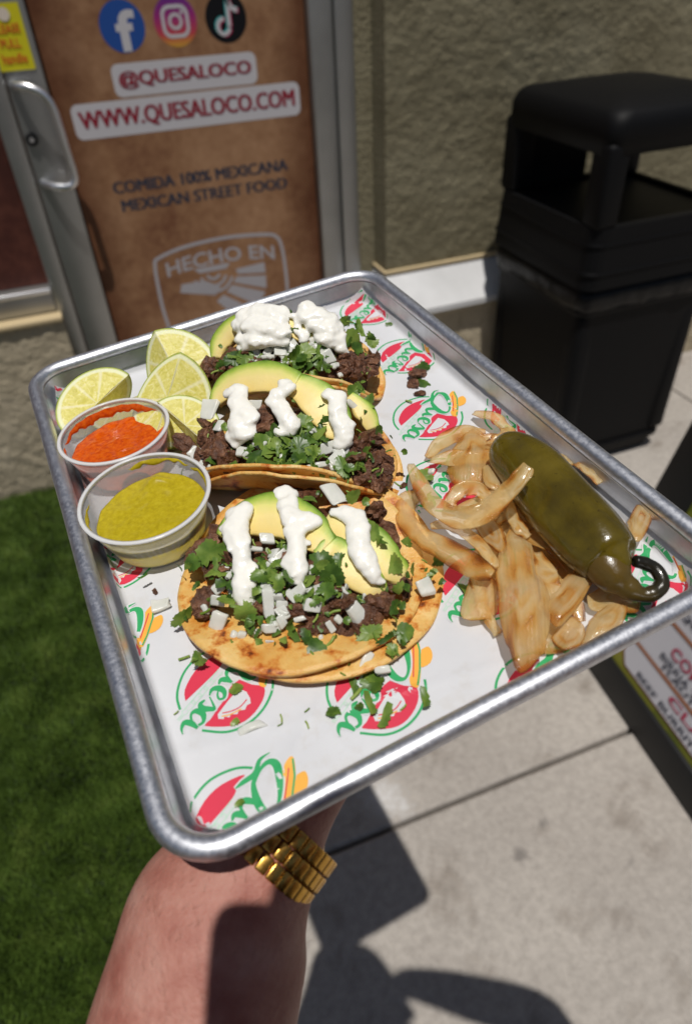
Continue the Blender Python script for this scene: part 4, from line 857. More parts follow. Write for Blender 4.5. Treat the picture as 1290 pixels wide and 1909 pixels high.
def leaf_mat(name, a, b, c):
    mt, nt, p = new_mat(name)
    tc = N(nt, 'ShaderNodeTexCoord'); oi = N(nt, 'ShaderNodeObjectInfo')
    n1 = N(nt, 'ShaderNodeTexNoise', Scale=140.0, Detail=4.0)
    nt.links.new(tc.outputs['Object'], n1.inputs['Vector'])
    ad = N(nt, 'ShaderNodeMath', operation='MULTIPLY_ADD'); ad.inputs[1].default_value = .55
    sb = N(nt, 'ShaderNodeMath', operation='SUBTRACT'); sb.inputs[1].default_value = .28
    nt.links.new(oi.outputs['Random'], ad.inputs[0]); nt.links.new(n1.outputs[0], ad.inputs[2]); nt.links.new(ad.outputs[0], sb.inputs[0])
    r = ramp(nt, sb.outputs[0], [(.22, a), (.5, b), (.78, c)])
    nt.links.new(r.outputs[0], p.inputs['Base Color'])
    p.inputs['Roughness'].default_value = .38
    out = nt.nodes['Material Output']; tl = N(nt, 'ShaderNodeBsdfTranslucent'); m_ = N(nt, 'ShaderNodeMixShader'); m_.inputs[0].default_value = .28
    nt.links.new(r.outputs[0], tl.inputs[0]); nt.links.new(p.outputs[0], m_.inputs[1]); nt.links.new(tl.outputs[0], m_.inputs[2]); nt.links.new(m_.outputs[0], out.inputs['Surface'])
    bp = N(nt, 'ShaderNodeBump', Strength=.3, Distance=.0005); nt.links.new(n1.outputs[0], bp.inputs['Height']); nt.links.new(bp.outputs[0], p.inputs['Normal'])
    return mt
M['leaf'] = leaf_mat('cilantro_leaf', (.042, .095, .013), (.11, .205, .028), (.24, .34, .06))
M['stalk'] = leaf_mat('cilantro_stalk', (.16, .28, .03), (.30, .42, .07), (.42, .52, .14))
def attr_mat(name, stops, rough, **kw):
    mt = mat(name, stops[0][1], rough, **kw)
    nt = mt.node_tree; p = nt.nodes['Principled BSDF']
    at = N(nt, 'ShaderNodeAttribute'); at.attribute_name = 'e'
    tc = N(nt, 'ShaderNodeTexCoord'); n = N(nt, 'ShaderNodeTexNoise', Scale=180.0, Detail=4.0); nt.links.new(tc.outputs['Object'], n.inputs['Vector'])
    ma = N(nt, 'ShaderNodeMath', operation='MULTIPLY_ADD'); ma.inputs[1].default_value = .16; ma.inputs[2].default_value = -.08
    ad = N(nt, 'ShaderNodeMath', operation='ADD')
    nt.links.new(n.outputs[0], ma.inputs[0]); nt.links.new(ma.outputs[0], ad.inputs[0]); nt.links.new(at.outputs['Fac'], ad.inputs[1])
    r = ramp(nt, ad.outputs[0], stops); nt.links.new(r.outputs[0], p.inputs['Base Color'])
    return mt
M['avocado'] = attr_mat('avocado_flesh', [(0, (.80, .60, .20)), (.45, (.84, .69, .28)), (.68, (.74, .69, .22)), (.86, (.38, .50, .07)), (1.0, (.10, .21, .016))], .45, sss=.2, sssr=(1, .8, .3), ssss=.003, bump=.3, bscale=200, bdist=.0008)
M['grilled'] = attr_mat('grilled_onion', [(0, (.26, .06, .006)), (.14, (.60, .22, .030)), (.30, (.84, .47, .12)), (.50, (.92, .67, .29)), (.80, (.94, .77, .44)), (1.0, (.88, .56, .18))], .12, bump=.55, bscale=330, bdist=.0009, coat=.6)
def add_fibres(mt):
    nt = mt.node_tree; p = nt.nodes['Principled BSDF']; prev = p.inputs['Normal'].links[0].from_socket
    at = N(nt, 'ShaderNodeAttribute'); at.attribute_name = 'st'
    w = N(nt, 'ShaderNodeMath', operation='SINE'); nt.links.new(at.outputs['Fac'], w.inputs[0])
    bp = N(nt, 'ShaderNodeBump', Strength=.16, Distance=.0003); nt.links.new(w.outputs[0], bp.inputs['Height']); nt.links.new(prev, bp.inputs['Normal']); nt.links.new(bp.outputs[0], p.inputs['Normal'])
    col = p.inputs['Base Color'].links[0].from_socket; w2 = N(nt, 'ShaderNodeMath', operation='MULTIPLY'); w2.inputs[1].default_value = .55; nt.links.new(at.outputs['Fac'], w2.inputs[0])
    w3 = N(nt, 'ShaderNodeMath', operation='SINE'); nt.links.new(w2.outputs[0], w3.inputs[0])
    rr = ramp(nt, w3.outputs[0], [(.0, (.93, .89, .82)), (.75, (1, 1, 1))]); mx = N(nt, 'ShaderNodeMix', data_type='RGBA', blend_type='MULTIPLY'); mx.inputs[0].default_value = .5
    nt.links.new(col, mx.inputs[6]); nt.links.new(rr.outputs[0], mx.inputs[7]); nt.links.new(mx.outputs[2], p.inputs['Base Color'])
add_fibres(M['grilled']); see_through(M['grilled'], .34, .52)

def with_attr(me, vals, name='e'):
    at = me.attributes.new(name, 'FLOAT', 'POINT'); at.data.foreach_set('value', vals); return me
def strip_mesh(name, path, thick, lead=Vector((0, 0, 1)), n=6, colour=None, ruffle=.0, seed=0, sq=.55, camber=0.0):
    """curved slice: path of (x,y,z,halfwidth); rounded section; attribute e runs across it"""
    P = smooth_path(path, n); rings = []; ev = []
    K = len(P)
    for i, p in enumerate(P):
        a = Vector(P[max(i-1, 0)][:3]); b = Vector(P[min(i+1, K-1)][:3]); t = (b-a).normalized()
        side = t.cross(lead).normalized(); up = side.cross(t).normalized()
        w = max(p[3], .04); th = min(thick, w*.9); c = Vector(p[:3]); ring = []
        for j in range(16):
            ang = 2*math.pi*j/16; cx, sx = math.cos(ang), math.sin(ang)
            X = math.copysign(abs(cx)**sq, cx)*w; Z = math.copysign(abs(sx)**sq, sx)*th*.5-camber*(X/w)**2*w
            wob = ruffle*nz(i*.25, j*.4, seed, 1.0)
            ring.append(c+side*(X+wob)+up*(Z+wob*.5)); ev.append(.5-.5*X/w if colour is None else colour(i/(K-1), .5-.5*X/w))
        rings.append(ring)
    v_, f_ = loft(rings)
    return with_attr(with_attr(mesh_of(name, v_, f_, True, .01), ev), [e*30 for e in ev], 'st')
def slab_mesh(name, outline, thick, dome, seed, curl=0.0):
    """leaf-like sheet: outline of (x,y,z), given thickness, domed and wavy"""
    O_ = [Vector(p[:3]) for p in outline]; O_ = [Vector(p) for p in smooth_path([tuple(p) for p in O_]+[tuple(O_[0])], 4)[:-1]]
    c = sum(O_, Vector())/len(O_); n = len(O_)
    cxx = sum((p.x-c.x)**2 for p in O_); cyy = sum((p.y-c.y)**2 for p in O_); cxy = sum((p.x-c.x)*(p.y-c.y) for p in O_)
    th_ = .5*math.atan2(2*cxy, cxx-cyy); ax = Vector((math.cos(th_), math.sin(th_)))
    def top(q, t):
        d = (q-c); w = d.xy.dot(ax)
        x2 = d.xy.dot(Vector((-ax.y, ax.x)))
        return q+Vector((0, 0, dome*(1-t*t)-.16*x2*x2+.30*nz(q.x, q.y, seed, .9)+.08*nz(q.x, q.y, seed, 2.4)+curl*w*w))
    O_ = [c+(p-c)*(1+.10*nz(p.x, p.y, seed, 1.6)+.05*nz(p.x, p.y, seed, 4.5)) for p in O_]
    rings = []; ev = []; sv = []
    for t, dz in ((1.0, -thick), (1.03, -thick*.5), (1.0, 0), (.8, 0), (.55, 0), (.3, 0), (.08, 0)):
        rings.append([top(c+(p-c)*t, min(t, 1))+Vector((0, 0, dz)) for p in O_])
        ev += [max(0, min(1, .60+.85*nz(p.x*t, p.y*t, seed, .7)-(.30 if t > .9 else .08 if t > .7 else 0)*(1+nz(p.x, p.y, seed+9, .8)))) for p in O_]
        sv += [((p-c)*t).xy.dot(Vector((-ax.y, ax.x)))*42+5*nz(p.x*t, p.y*t, seed, 1.2) for p in O_]
    v_, f_ = loft(rings)
    return with_attr(with_attr(mesh_of(name, v_, f_, True, .01), ev), sv, 'st')

# ---- tortillas
def profile(fa, ba, bw, so, z0, Rr, n=60):
    S = [-Rr+2*Rr*i/n for i in range(n+1)]
    def ang(s):
        t = max(-1, min(1, (s-so)/bw)); t = t*(1.5-.5*t*t); return R(ba*t if t > 0 else fa*t)
    pts = []; y = z = 0
    for i, s in enumerate(S):
        if i: a = ang((s+S[i-1])/2); d = s-S[i-1]; y += d*math.cos(a); z += d*math.sin(a)
        pts.append((y, z))
    k = min(range(n+1), key=lambda i: pts[i][1]); y0, zm = pts[k]
    return S, [(p[0]-y0, p[1]-zm+z0) for p in pts]
def prof_at(S, Pp, s):
    n = len(S)-1; t = (s-S[0])/(S[-1]-S[0])*n; i = max(0, min(n-1, int(t))); f = t-i
    return Pp[i][0]*(1-f)+Pp[i+1][0]*f, Pp[i][1]*(1-f)+Pp[i+1][1]*f
def tortilla_mesh(Rr, pr, seed, thick=.16, dx=0, dy=0, ruffle=.12, back=1.0):
    S, Pp = profile(*pr, Rr*1.06)
    nr, na = 22, 96; top = []; 
    for j in range(nr+1):
        for a in range(na):
            an = 2*math.pi*a/na; t = j/nr
            rr_ = Rr*t*(1+.022*nz(math.cos(an), math.sin(an), seed, 1.6)+.008*nz(math.cos(an), math.sin(an), seed, 7))
            x = rr_*math.cos(an); s = rr_*math.sin(an)
            if s > 0: s *= back
            y, z = prof_at(S, Pp, s)
            # surface normal in the profile plane
            y2, z2 = prof_at(S, Pp, min(s+.05, S[-1])); y1, z1 = prof_at(S, Pp, max(s-.05, S[0]))
            l = math.hypot(y2-y1, z2-z1) or 1; ny, nzv = -(z2-z1)/l, (y2-y1)/l
            w = ruffle*t*t*(nz(x*.33, s*.33, seed, 1)*1.6+.5*nz(x, s, seed, .9))+.03*nz(x, s, seed, 1.6)
            top.append(((x+dx, y+dy+ny*w, z+nzv*w), (ny, nzv)))
    vs = [p for p, _ in top]+[(p[0], p[1]-q[0]*thick, p[2]-q[1]*thick) for p, q in top]
    m_ = (nr+1)*na; fs = []
    for j in range(nr):
        for a in range(na):
            b = (a+1) % na
            if j == 0: q = (a, na+b, na+a)[0:3]; fs += [(0, na+a, na+b), (m_, m_+na+b, m_+na+a)]
            else:
                fs += [(j*na+a, (j+1)*na+a, (j+1)*na+b, j*na+b), (m_+j*na+a, m_+j*na+b, m_+(j+1)*na+b, m_+(j+1)*na+a)]
    e = nr*na
    fs += [(e+a, m_+e+a, m_+e+(a+1) % na, e+(a+1) % na) for a in range(na)]
    return mesh_of('tortilla', vs, fs, True, .01)

# ---- shared small pieces (built once, copied)
def lump_mesh(name, seed, amp=.38, sub=3, stretch=(1, 1, 1)):
    bm = bmesh.new(); bmesh.ops.create_icosphere(bm, subdivisions=sub, radius=.5)
    for v in bm.verts:
        d = v.co.normalized()
        # chunky: cut by a few planes, then roughened
        r_ = .5
        for q in range(7):
            rn = random.Random(seed*31+q); pn_ = Vector((rn.uniform(-1, 1), rn.uniform(-1, 1), rn.uniform(-1, 1))).normalized(); h_ = rn.uniform(.20, .40)
            dd = d.dot(pn_)
            if dd > .01: r_ = min(r_, h_/dd)
        r_ *= 1+amp*.6*nz(d.x, d.y, d.z+seed, 2.6)+amp*.6*nz(d.x, d.y, d.z-seed, 6.5)
        v.co = Vector((d.x*r_*stretch[0], d.y*r_*stretch[1], d.z*r_*stretch[2]))*.01
    return bm_mesh(name, bm, False)
MEAT = [lump_mesh('meat_chunk', s, .42, 3, st) for s, st in ((1, (1.5, .9, .75)), (2, (1.2, 1.1, .8)), (3, (1.7, .75, .7)), (4, (1.3, 1.0, .9)), (5, (1.1, 1.2, .7)))]
def dice_mesh(seed, w, h_, t):
    rn = random.Random(seed); bm = bmesh.new()
    if seed % 3 == 0 and h_ < 1.6: h_ *= .55; w *= 1.15
    r = bmesh.ops.create_cube(bm, size=1)
    for v in bm.verts:
        v.co = Vector((v.co.x*w*(1+rn.uniform(-.38, .25)), v.co.y*h_*(1+rn.uniform(-.38, .25)), v.co.z*t))
    bmesh.ops.bevel(bm, geom=bm.edges[:], offset=min(w, h_, t)*.46, segments=3, affect='EDGES', profile=.6)
    bmesh.ops.subdivide_edges(bm, edges=[e for e in bm.edges if e.calc_length() > .4], cuts=2, use_grid_fill=True)
    for v in bm.verts: v.co.z -= (.55 if seed % 2 else -.4)*v.co.x*v.co.x+.25*v.co.x*v.co.y; v.co += Vector((0, 0, .05*nz(v.co.x, v.co.y, seed, 1.5))); v.co *= .01
    return bm_mesh('onion_piece', bm, True)
def leaf_outline(kind, seed):
    rn = random.Random(seed); pts = []
    if kind in (0, 1, 2):          # lobed cilantro leaf
        lobes = {0: (5, .30), 1: (3, .36), 2: (4, .26)}[kind]
        for k in range(56):
            a = 2*math.pi*k/56
            r_ = .36+.12*abs(math.cos(lobes[0]*a/2))**.6*1.1+lobes[1]*.28*abs(math.sin(lobes[0]*a/2+.4))+.035*math.sin(a*17+seed)
            if abs(a-math.pi*1.5) < .35: r_ *= .62
            pts.append((r_*math.cos(a)*(1.0 if kind != 2 else 1.25), r_*math.sin(a)*(1.0 if kind != 2 else .75)))
    elif kind == 3:                # torn triangular bit with toothed side
        pts = [(-.42, -.22), (-.1, -.3), (.34, -.26), (.46, -.1), (.30, .0), (.34, .12), (.12, .14), (.10, .30), (-.08, .24), (-.2, .34), (-.32, .12)]
    elif kind == 4:                # chopped ribbon
        pts = [(-.56, -.12), (-.2, -.16), (.2, -.13), (.5, -.2), (.58, -.02), (.50, .04), (.52, .12), (.40, .12), (.36, .2), (.22, .14), (.1, .22), (-.05, .14), (-.2, .22), (-.36, .13), (-.52, .12)]
    else:                          # broad folded leaf
        for k in range(30):
            a = 2*math.pi*k/30; r_ = .46+.05*math.sin(3*a+seed)+.03*math.sin(11*a); pts.append((r_*math.cos(a)*1.08, r_*math.sin(a)*.88))
    return pts
def leaf_mesh(kind, seed):
    if kind == 6:                  # short stalk piece
        p = [(-.42, 0, 0), (-.1, .04, .05), (.2, .0, .03), (.45, -.06, 0)]
        v_, f_ = loft(tube_pts(smooth_path(p, 3), [.10]*10, 7)); return mesh_of('cilantro_stalk', v_, f_, True, .01)
    o = leaf_outline(kind, seed); n = len(o); rn = random.Random(seed+5)
    c1_, c2_, c3_ = rn.uniform(-1.0, .8), rn.uniform(-1.2, .6), rn.uniform(-.9, .9)
    vs = []; 
    for t in (1, .72, .42, .15):
        for x, y in o:
            x, y = x*t, y*t; r_ = math.hypot(x, y)
            z = c1_*x*x+c2_*y*y+c3_*x*y+.10*abs(x)*(.5 if kind < 3 else 1)+.05*nz(x, y, seed, 6)*t
            vs.append((x, y, z))
    fs = [(j*n+k, j*n+(k+1) % n, (j+1)*n+(k+1) % n, (j+1)*n+k) for j in range(3) for k in range(n)]
    fs.append(tuple(3*n+k for k in range(n)))
    return mesh_of('cilantro_leaf', vs, fs, True, .01)
LEAF = {(k, s): leaf_mesh(k, s*3+k) for k in range(7) for s in range(3)}
def oriented(pos, normal, yaw, tilt=0.0, scale=1.0, rn=random):
    q = normal.to_track_quat('Z', 'Y').to_matrix().to_4x4()
    return (Matrix.Translation(Vector(pos)*.01) @ q @ Matrix.Rotation(yaw, 4, 'Z') @ Matrix.Rotation(rn.gauss(0, tilt), 4, 'X') @ Matrix.Rotation(rn.gauss(0, tilt), 4, 'Y') @ Matrix.Diagonal((scale, scale, scale, 1)))
def crema_mesh(name, pts, seed):
    """poured crema: overlapping blobs fused by a voxel remesh"""
    bm = bmesh.new(); rn = random.Random(seed)
    def blob(p, r_):
        mtx = Matrix.Translation(Vector(p)*.01) @ Matrix.Diagonal((r_*.01, r_*.01, r_*.0058, 1))
        bmesh.ops.create_icosphere(bm, subdivisions=2, radius=1, matrix=mtx)
    for i, p in enumerate(pts):
        blob(p[:3], p[3])
        if i and math.dist(p[:2], pts[i-1][:2]) < (p[3]+pts[i-1][3])*1.6:
            q = pts[i-1]
            for t in (.33, .66):
                blob([p[k]+(q[k]-p[k])*t for k in range(3)], (p[3]+(q[3]-p[3])*t)*.97)
        for _ in range(4):
            a = rn.uniform(0, 6.28); rr_ = p[3]; d_ = rn.uniform(.55, .85)
            blob((p[0]+math.cos(a)*rr_*d_, p[1]+math.sin(a)*rr_*d_, p[2]+rn.uniform(-.25, .25)*rr_), rr_*rn.uniform(.18, .42))
    return bm_mesh(name, bm, True)
CLOUD = bpy.data.textures.new('crema_lumps', 'CLOUDS'); CLOUD.noise_scale = .0042; CLOUD.noise_depth = 2
def crema_obj(pts, seed, parent, mw, voxel=.0009):
    o = obj('crema', crema_mesh('crema', pts, seed), M['crema'], parent, mw)
    md = o.modifiers.new('fuse', 'REMESH'); md.mode = 'VOXEL'; md.voxel_size = voxel; md.use_smooth_shade = True
    dp = o.modifiers.new('lumps', 'DISPLACE'); dp.texture = CLOUD; dp.strength = .0020; dp.mid_level = .5; dp.texture_coords = 'LOCAL'
    sm_ = o.modifiers.new('soften', 'SMOOTH'); sm_.factor = .5; sm_.iterations = 2
    return o
def bed_mesh(k, Rx, Ry, drop, seed, cy=0.0):
    """dark mass of chopped beef under the toppings"""
    vs = []; na, nr = 60, 18
    for j in range(nr+1):
        for a in range(na):
            an = 2*math.pi*a/na; t = j/nr
            u, v = t_glob(k, Rx*t*math.cos(an), cy+Ry*t*math.sin(an))
            z = zfill(k, u, v)-.05-drop*t**4+.22*nz(u, v, seed, 1.3)+.14*nz(u, v, seed, 3.1)
            vs.append((u, v, z))
    fs = [(j*na+a, j*na+(a+1) % na, (j+1)*na+(a+1) % na, (j+1)*na+a) for j in range(nr) for a in range(na)]
    fs = [tuple(reversed(f)) for f in fs]
    return mesh_of('beef_filling', vs, fs, True, .01)
TLAB = {3: 'flat open taco nearest the camera with avocado and three crema stripes', 2: 'folded taco in the middle with avocado fan and chopped cilantro', 1: 'folded taco at the far end under two thick crema dollops'}
for k in (3, 2, 1):
    (cu, cv), th = TACO[k]; rn = random.Random(40+k)
    base = tray_at(cu, cv, FZ+.06)
    TR = empty('taco', base, TLAB[k], 'taco', 'tacos on the tray')
    LMk = base.inverted() @ T                       # tray coordinates -> taco
    rot = LMk @ Matrix.Translation((cu*.01, cv*.01, 0)) @ Matrix.Rotation(R(th), 4, 'Z')
    if k == 3:
        obj('tortilla', tortilla_mesh(5.5, (10, 26, 4.6, .6, -1.20), 3.3, .17, 0, .35, .16), M['tortilla'], TR, rot)
        obj('tortilla', tortilla_mesh(5.6, (7, 20, 4.6, .4, -1.38), 8.1, .15, .75, .15, .10), M['tortilla'], TR, rot)
        obj('beef_filling', bed_mesh(3, 4.2, 3.3, 1.0, 2.0, .3), M['meat'], TR, LMk)
    else:
        fa, ba = ((62, 52) if k == 2 else (58, 54))
        Rr = 5.3 if k == 2 else 5.2
        obj('tortilla', tortilla_mesh(Rr, (fa, ba, 2.2, -.9, -1.22), 1.7*k, .16, 0, 0, .14, .66), M['tortilla'], TR, rot)
        obj('tortilla', tortilla_mesh(Rr, (fa-3, ba-4, 2.5, -.7, -1.40), 5.1*k, .15, .35, -.12, .12, .62), M['tortilla'], TR, rot)
        obj('beef_filling', bed_mesh(k, 4.5, 2.3, 1.5, 2.0+k, .2), M['meat'], TR, LMk)
    for (u, v, z, s) in LAY['meat%d' % k]:
        for q in range(2):
            du, dv = (0, 0) if q == 0 else (rn.uniform(-.5, .5), rn.uniform(-.5, .5))
            o = obj('meat_chunk', rn.choice(MEAT), None, TR, LMk @ oriented((u+du, v+dv, z+.05-q*.12), fill_normal(k, u, v), rn.uniform(0, 6.28), .5, s*rn.uniform(.9, 1.2)*(.8 if q else 1), rn))
            if not o.data.materials: o.data.materials.append(M['meat'])
    for i, p in enumerate(LAY['avo%d' % k]):
        me = strip_mesh('avocado_slice', p, .46, (fill_normal(k, p[1][0], p[1][1])+Vector((-.15, -.45, .2))).normalized(), 7, None, .10, i+k, .27)
        obj('avocado_slice', me, M['avocado'], TR, LMk)
    for i, p in enumerate(LAY['crema%d' % k]): crema_obj(p, i*7+k, TR, LMk)
    for i, (u, v, z, w, h_, r_) in enumerate(LAY['dice%d' % k]):
        me = dice_mesh(i+k*50, w*.80, h_*.88, .14+.10*rn.random())
        obj('onion_piece', me, M['onion'], TR, LMk @ oriented((u, v, z+.24), (fill_normal(k, u, v)+Vector((0, -.35, 0))).normalized(), R(-r_), .22, 1, rn))
    for i, (u, v, z, s, kd, r_) in enumerate(LAY['leaf%d' % k]):
        o = obj('cilantro_leaf' if kd != 6 else 'cilantro_stalk', LEAF[(kd, i % 3)], None, TR, LMk @ oriented((u, v, z+.32), (fill_normal(k, u, v)+Vector((rn.uniform(-.3, .3), -.35+rn.uniform(-.3, .2), 0))).normalized(), R(r_), .4, s*.78, rn))
        for q in range(2):
            kq = rn.choice((1, 3, 3, 4, 6)); oq = obj('cilantro_leaf' if kq != 6 else 'cilantro_stalk', LEAF[(kq, q)], None, TR, LMk @ oriented((u+rn.gauss(0, .35), v+rn.gauss(0, .35), z+.30), (fill_normal(k, u, v)+Vector((rn.uniform(-.6, .6), rn.uniform(-.8, .3), 0))).normalized(), rn.uniform(0, 6.28), .4, s*rn.uniform(.25, .5), rn))
            if not oq.data.materials: oq.data.materials.append(M['leaf'] if kq != 6 else M['stalk'])
        if not o.data.materials: o.data.materials.append(M['leaf'] if kd != 6 else M['stalk'])
    for i in range({3: 52, 2: 26, 1: 26}[k]):
        x, y = (rn.gauss(-.3, 1.9), rn.gauss(-1.9, .8)) if k == 3 else (rn.gauss(.6, 2.0), rn.uniform(-2.1, .4))
        u, v = t_glob(k, x, y); w = rn.uniform(.28, .6)
        obj('onion_piece', dice_mesh(400+i+k*60, w, w*rn.uniform(.7, 1.4), rn.uniform(.14, .24)), M['onion'], TR, LMk @ oriented((u, v, zfill(k, u, v)+rn.uniform(.35, .55)), (fill_normal(k, u, v)+Vector((rn.uniform(-.5, .5), -.3+rn.uniform(-.5, .3), 0))).normalized(), rn.uniform(0, 6.28), .4, 1, rn))
    # more chopped cilantro, onion and stalks through the topping
    nb = {3: 160, 2: 150, 1: 90}[k]
    for i in range(nb):
        if k == 3: x, y = rn.gauss(-.2, 1.9), rn.gauss(-1.5, 1.05)
        else: x, y = rn.gauss(.5, 1.9), rn.uniform(-2.3, .6)
        u, v = t_glob(k, x, y); kd = rn.choice((0, 1, 2, 3, 3, 4, 6, 6))
        o = obj('cilantro_leaf' if kd != 6 else 'cilantro_stalk', LEAF[(kd, i % 3)], None, TR, LMk @ oriented((u, v, zfill(k, u, v)+.36+rn.uniform(0, .25)), (fill_normal(k, u, v)+Vector((rn.uniform(-.5, .5), rn.uniform(-.8, .2), 0))).normalized(), rn.uniform(0, 6.28), .35, rn.uniform(.26, .62), rn))
        if not o.data.materials: o.data.materials.append(M['leaf'] if kd != 6 else M['stalk'])

# ---- pickled pepper
def pepper_mat():
    return mat('pepper_skin', (.055, .055, .006), .22, var=[(.046, .032, .003), (.095, .068, .004), (.145, .105, .010)], vscale=38, bump=.35, bscale=70, bdist=.0016, coat=.5, spec=.5, detail=6)
def wrinkles(mt):
    nt = mt.node_tree; p = nt.nodes['Principled BSDF']; prev = p.inputs['Normal'].links[0].from_socket; col = p.inputs['Base Color'].links[0].from_socket
    tc = N(nt, 'ShaderNodeTexCoord'); mp = N(nt, 'ShaderNodeMapping'); mp.inputs['Scale'].default_value = (1, .22, 1)
    n = N(nt, 'ShaderNodeTexNoise', Scale=230.0, Detail=4.0, Roughness=.6); nt.links.new(tc.outputs['Object'], mp.inputs[0]); nt.links.new(mp.outputs[0], n.inputs['Vector'])
    bp = N(nt, 'ShaderNodeBump', Strength=.32, Distance=.0009); nt.links.new(n.outputs[0], bp.inputs['Height']); nt.links.new(prev, bp.inputs['Normal']); nt.links.new(bp.outputs[0], p.inputs['Normal'])
    n2 = N(nt, 'ShaderNodeTexNoise', Scale=420.0, Detail=3.0); nt.links.new(tc.outputs['Object'], n2.inputs['Vector'])
    r = ramp(nt, n2.outputs[0], [(.66, (1, 1, 1)), (.72, (.5, .45, .4))])
    mx = N(nt, 'ShaderNodeMix', data_type='RGBA', blend_type='MULTIPLY'); mx.inputs[0].default_value = .8
    nt.links.new(col, mx.inputs[6]); nt.links.new(r.outputs[0], mx.inputs[7]); nt.links.new(mx.outputs[2], p.inputs['Base Color']); return mt
PEP = empty('pickled_pepper', tray_at(7.3, -10, FZ+.05), 'whole olive green pickled pepper lying on the grilled onions', 'pepper')
LMp = Matrix.Translation((-.073, .10, -(FZ+.05)*.01))
pp = LAY['pepper']; rr_ = (1.22, 1.50, 1.62, 1.64, 1.60, 1.40)
pp = [(pp[0][0]+.06, pp[0][1]+.42, pp[0][2]-.12, .30), (pp[0][0]+.03, pp[0][1]+.30, pp[0][2]-.05, .85)]+[(q[0], q[1], q[2], w) for q, w in zip(pp, rr_)]+[(pp[-1][0]-.02, pp[-1][1]-.20, pp[-1][2], 1.0), (pp[-1][0]-.02, pp[-1][1]-.22, pp[-1][2]-.03, .55)]
sp = smooth_path(pp, 6); rg_ = tube_pts([p[:3] for p in sp], [max(p[3]*.88, .1) for p in sp], 40)
rg2 = []
for i, r_ in enumerate(rg_):
    c = sum((Vector(p) for p in r_), Vector())/len(r_)
    rg2.append([c+(Vector(p)-c)*(1+.055*math.cos(3*(2*math.pi*j/40)+.6)*min(1, i/12)+.03*nz(j*.16, i*.12, 3, 1)+.09*nz(math.cos(j*.157)*2, math.sin(j*.157)*2, i*.09, .8)) for j, p in enumerate(r_)])
v_, f_ = loft(rg2)
obj('pepper_body', mesh_of('pepper_body', v_, f_, True, .01), wrinkles(pepper_mat()), PEP, LMp)
st_ = smooth_path(LAY['stem'], 6); r_ = tube_pts([p[:3] for p in st_], [max(p[3]*1.28, .1)*(1+.12*nz(i*.3, 1, 2, 1)) for i, p in enumerate(st_)], 16)
v_, f_ = loft(r_)
M['stemmat'] = attr_mat('pepper_stem', [(0, (.11, .065, .010)), (.30, (.085, .055, .010)), (.48, (.025, .02, .008)), (1, (.010, .009, .006))], .28, coat=.3, bump=.4, bscale=260, bdist=.0008)
me = with_attr(mesh_of('pepper_stem', v_, f_, True, .01), [i/len(r_) for i in range(len(r_)) for _ in range(16)])
obj('pepper_stem', me, M['stemmat'], PEP, LMp)

# ---- grilled onions, each slice on its own
def grilled(me, label, grp=None):
    xs = [v.co for v in me.vertices]; c = sum(xs, Vector())/len(xs); zb = min(v.z for v in xs)
    for v in me.vertices: v.co = v.co-Vector((c.x, c.y, zb))
    o = obj('grilled_onion', me, M['grilled']); o.matrix_world = T @ Matrix.Translation((c.x, c.y, zb))
    return tag(o, label, 'grilled onion', grp or 'grilled onion slices on the liner')
SL = ['long curved onion strip bending across the tip of the pepper', 'amber onion strip lying between nearest taco and the heap', 'thin pale onion strip below the long curved one', 'short hooked onion curl inside the long curved strip', 'narrow onion sliver pressed against the pepper side', 'onion strip emerging from under the middle of the pepper', 'brown edged onion sliver beside the large glossy petal',
      'onion sliver behind the pepper near the pan wall', 'smallest onion sliver behind the pepper tip', 'short onion strip crossing under the curved strip end']
for i, p in enumerate(LAY['strips']):
    grilled(strip_mesh('grilled_onion', [(q[0], q[1], q[2]-.05, q[3]*1.05) for q in p], .17 if i < 2 else .11, Vector((-.1, -.5, .85)).normalized(), 6, lambda t, e, i=i: max(0, min(1, .72-1.5*abs(e-.5)**1.8+.75*nz(t*6, e*2, i, 1.1)-(.28 if i == 1 and t > .45 else 0))), .10, i, .5, (-.30, .32, -.22, -.4, .3, -.3, .3, -.2, .2, -.3)[i]), SL[i])
HL_ = ['broad golden onion petal at the far end of the heap', 'largest glossy onion petal in the middle front of the heap', 'greenish onion piece next to the nearest taco edge', 'square onion piece just below the pepper shoulder', 'ridged white onion piece next to the near rim', 'small onion petal at the near edge of the heap', 'pale onion petal left of the pepper middle', 'onion petal below the broad golden one', 'onion piece leaning on the pan wall right of the pepper', 'brown onion piece under the pepper stem', 'flat onion piece on the paper beneath the front petals', 'dark onion piece hidden under the pepper', 'small onion flake touching the pepper tip']
for i, (o_, th_, dm) in enumerate(LAY['sheets']):
    grilled(slab_mesh('grilled_onion', o_, th_*.5, dm*.8, i*1.7+.3, -.02), HL_[i])

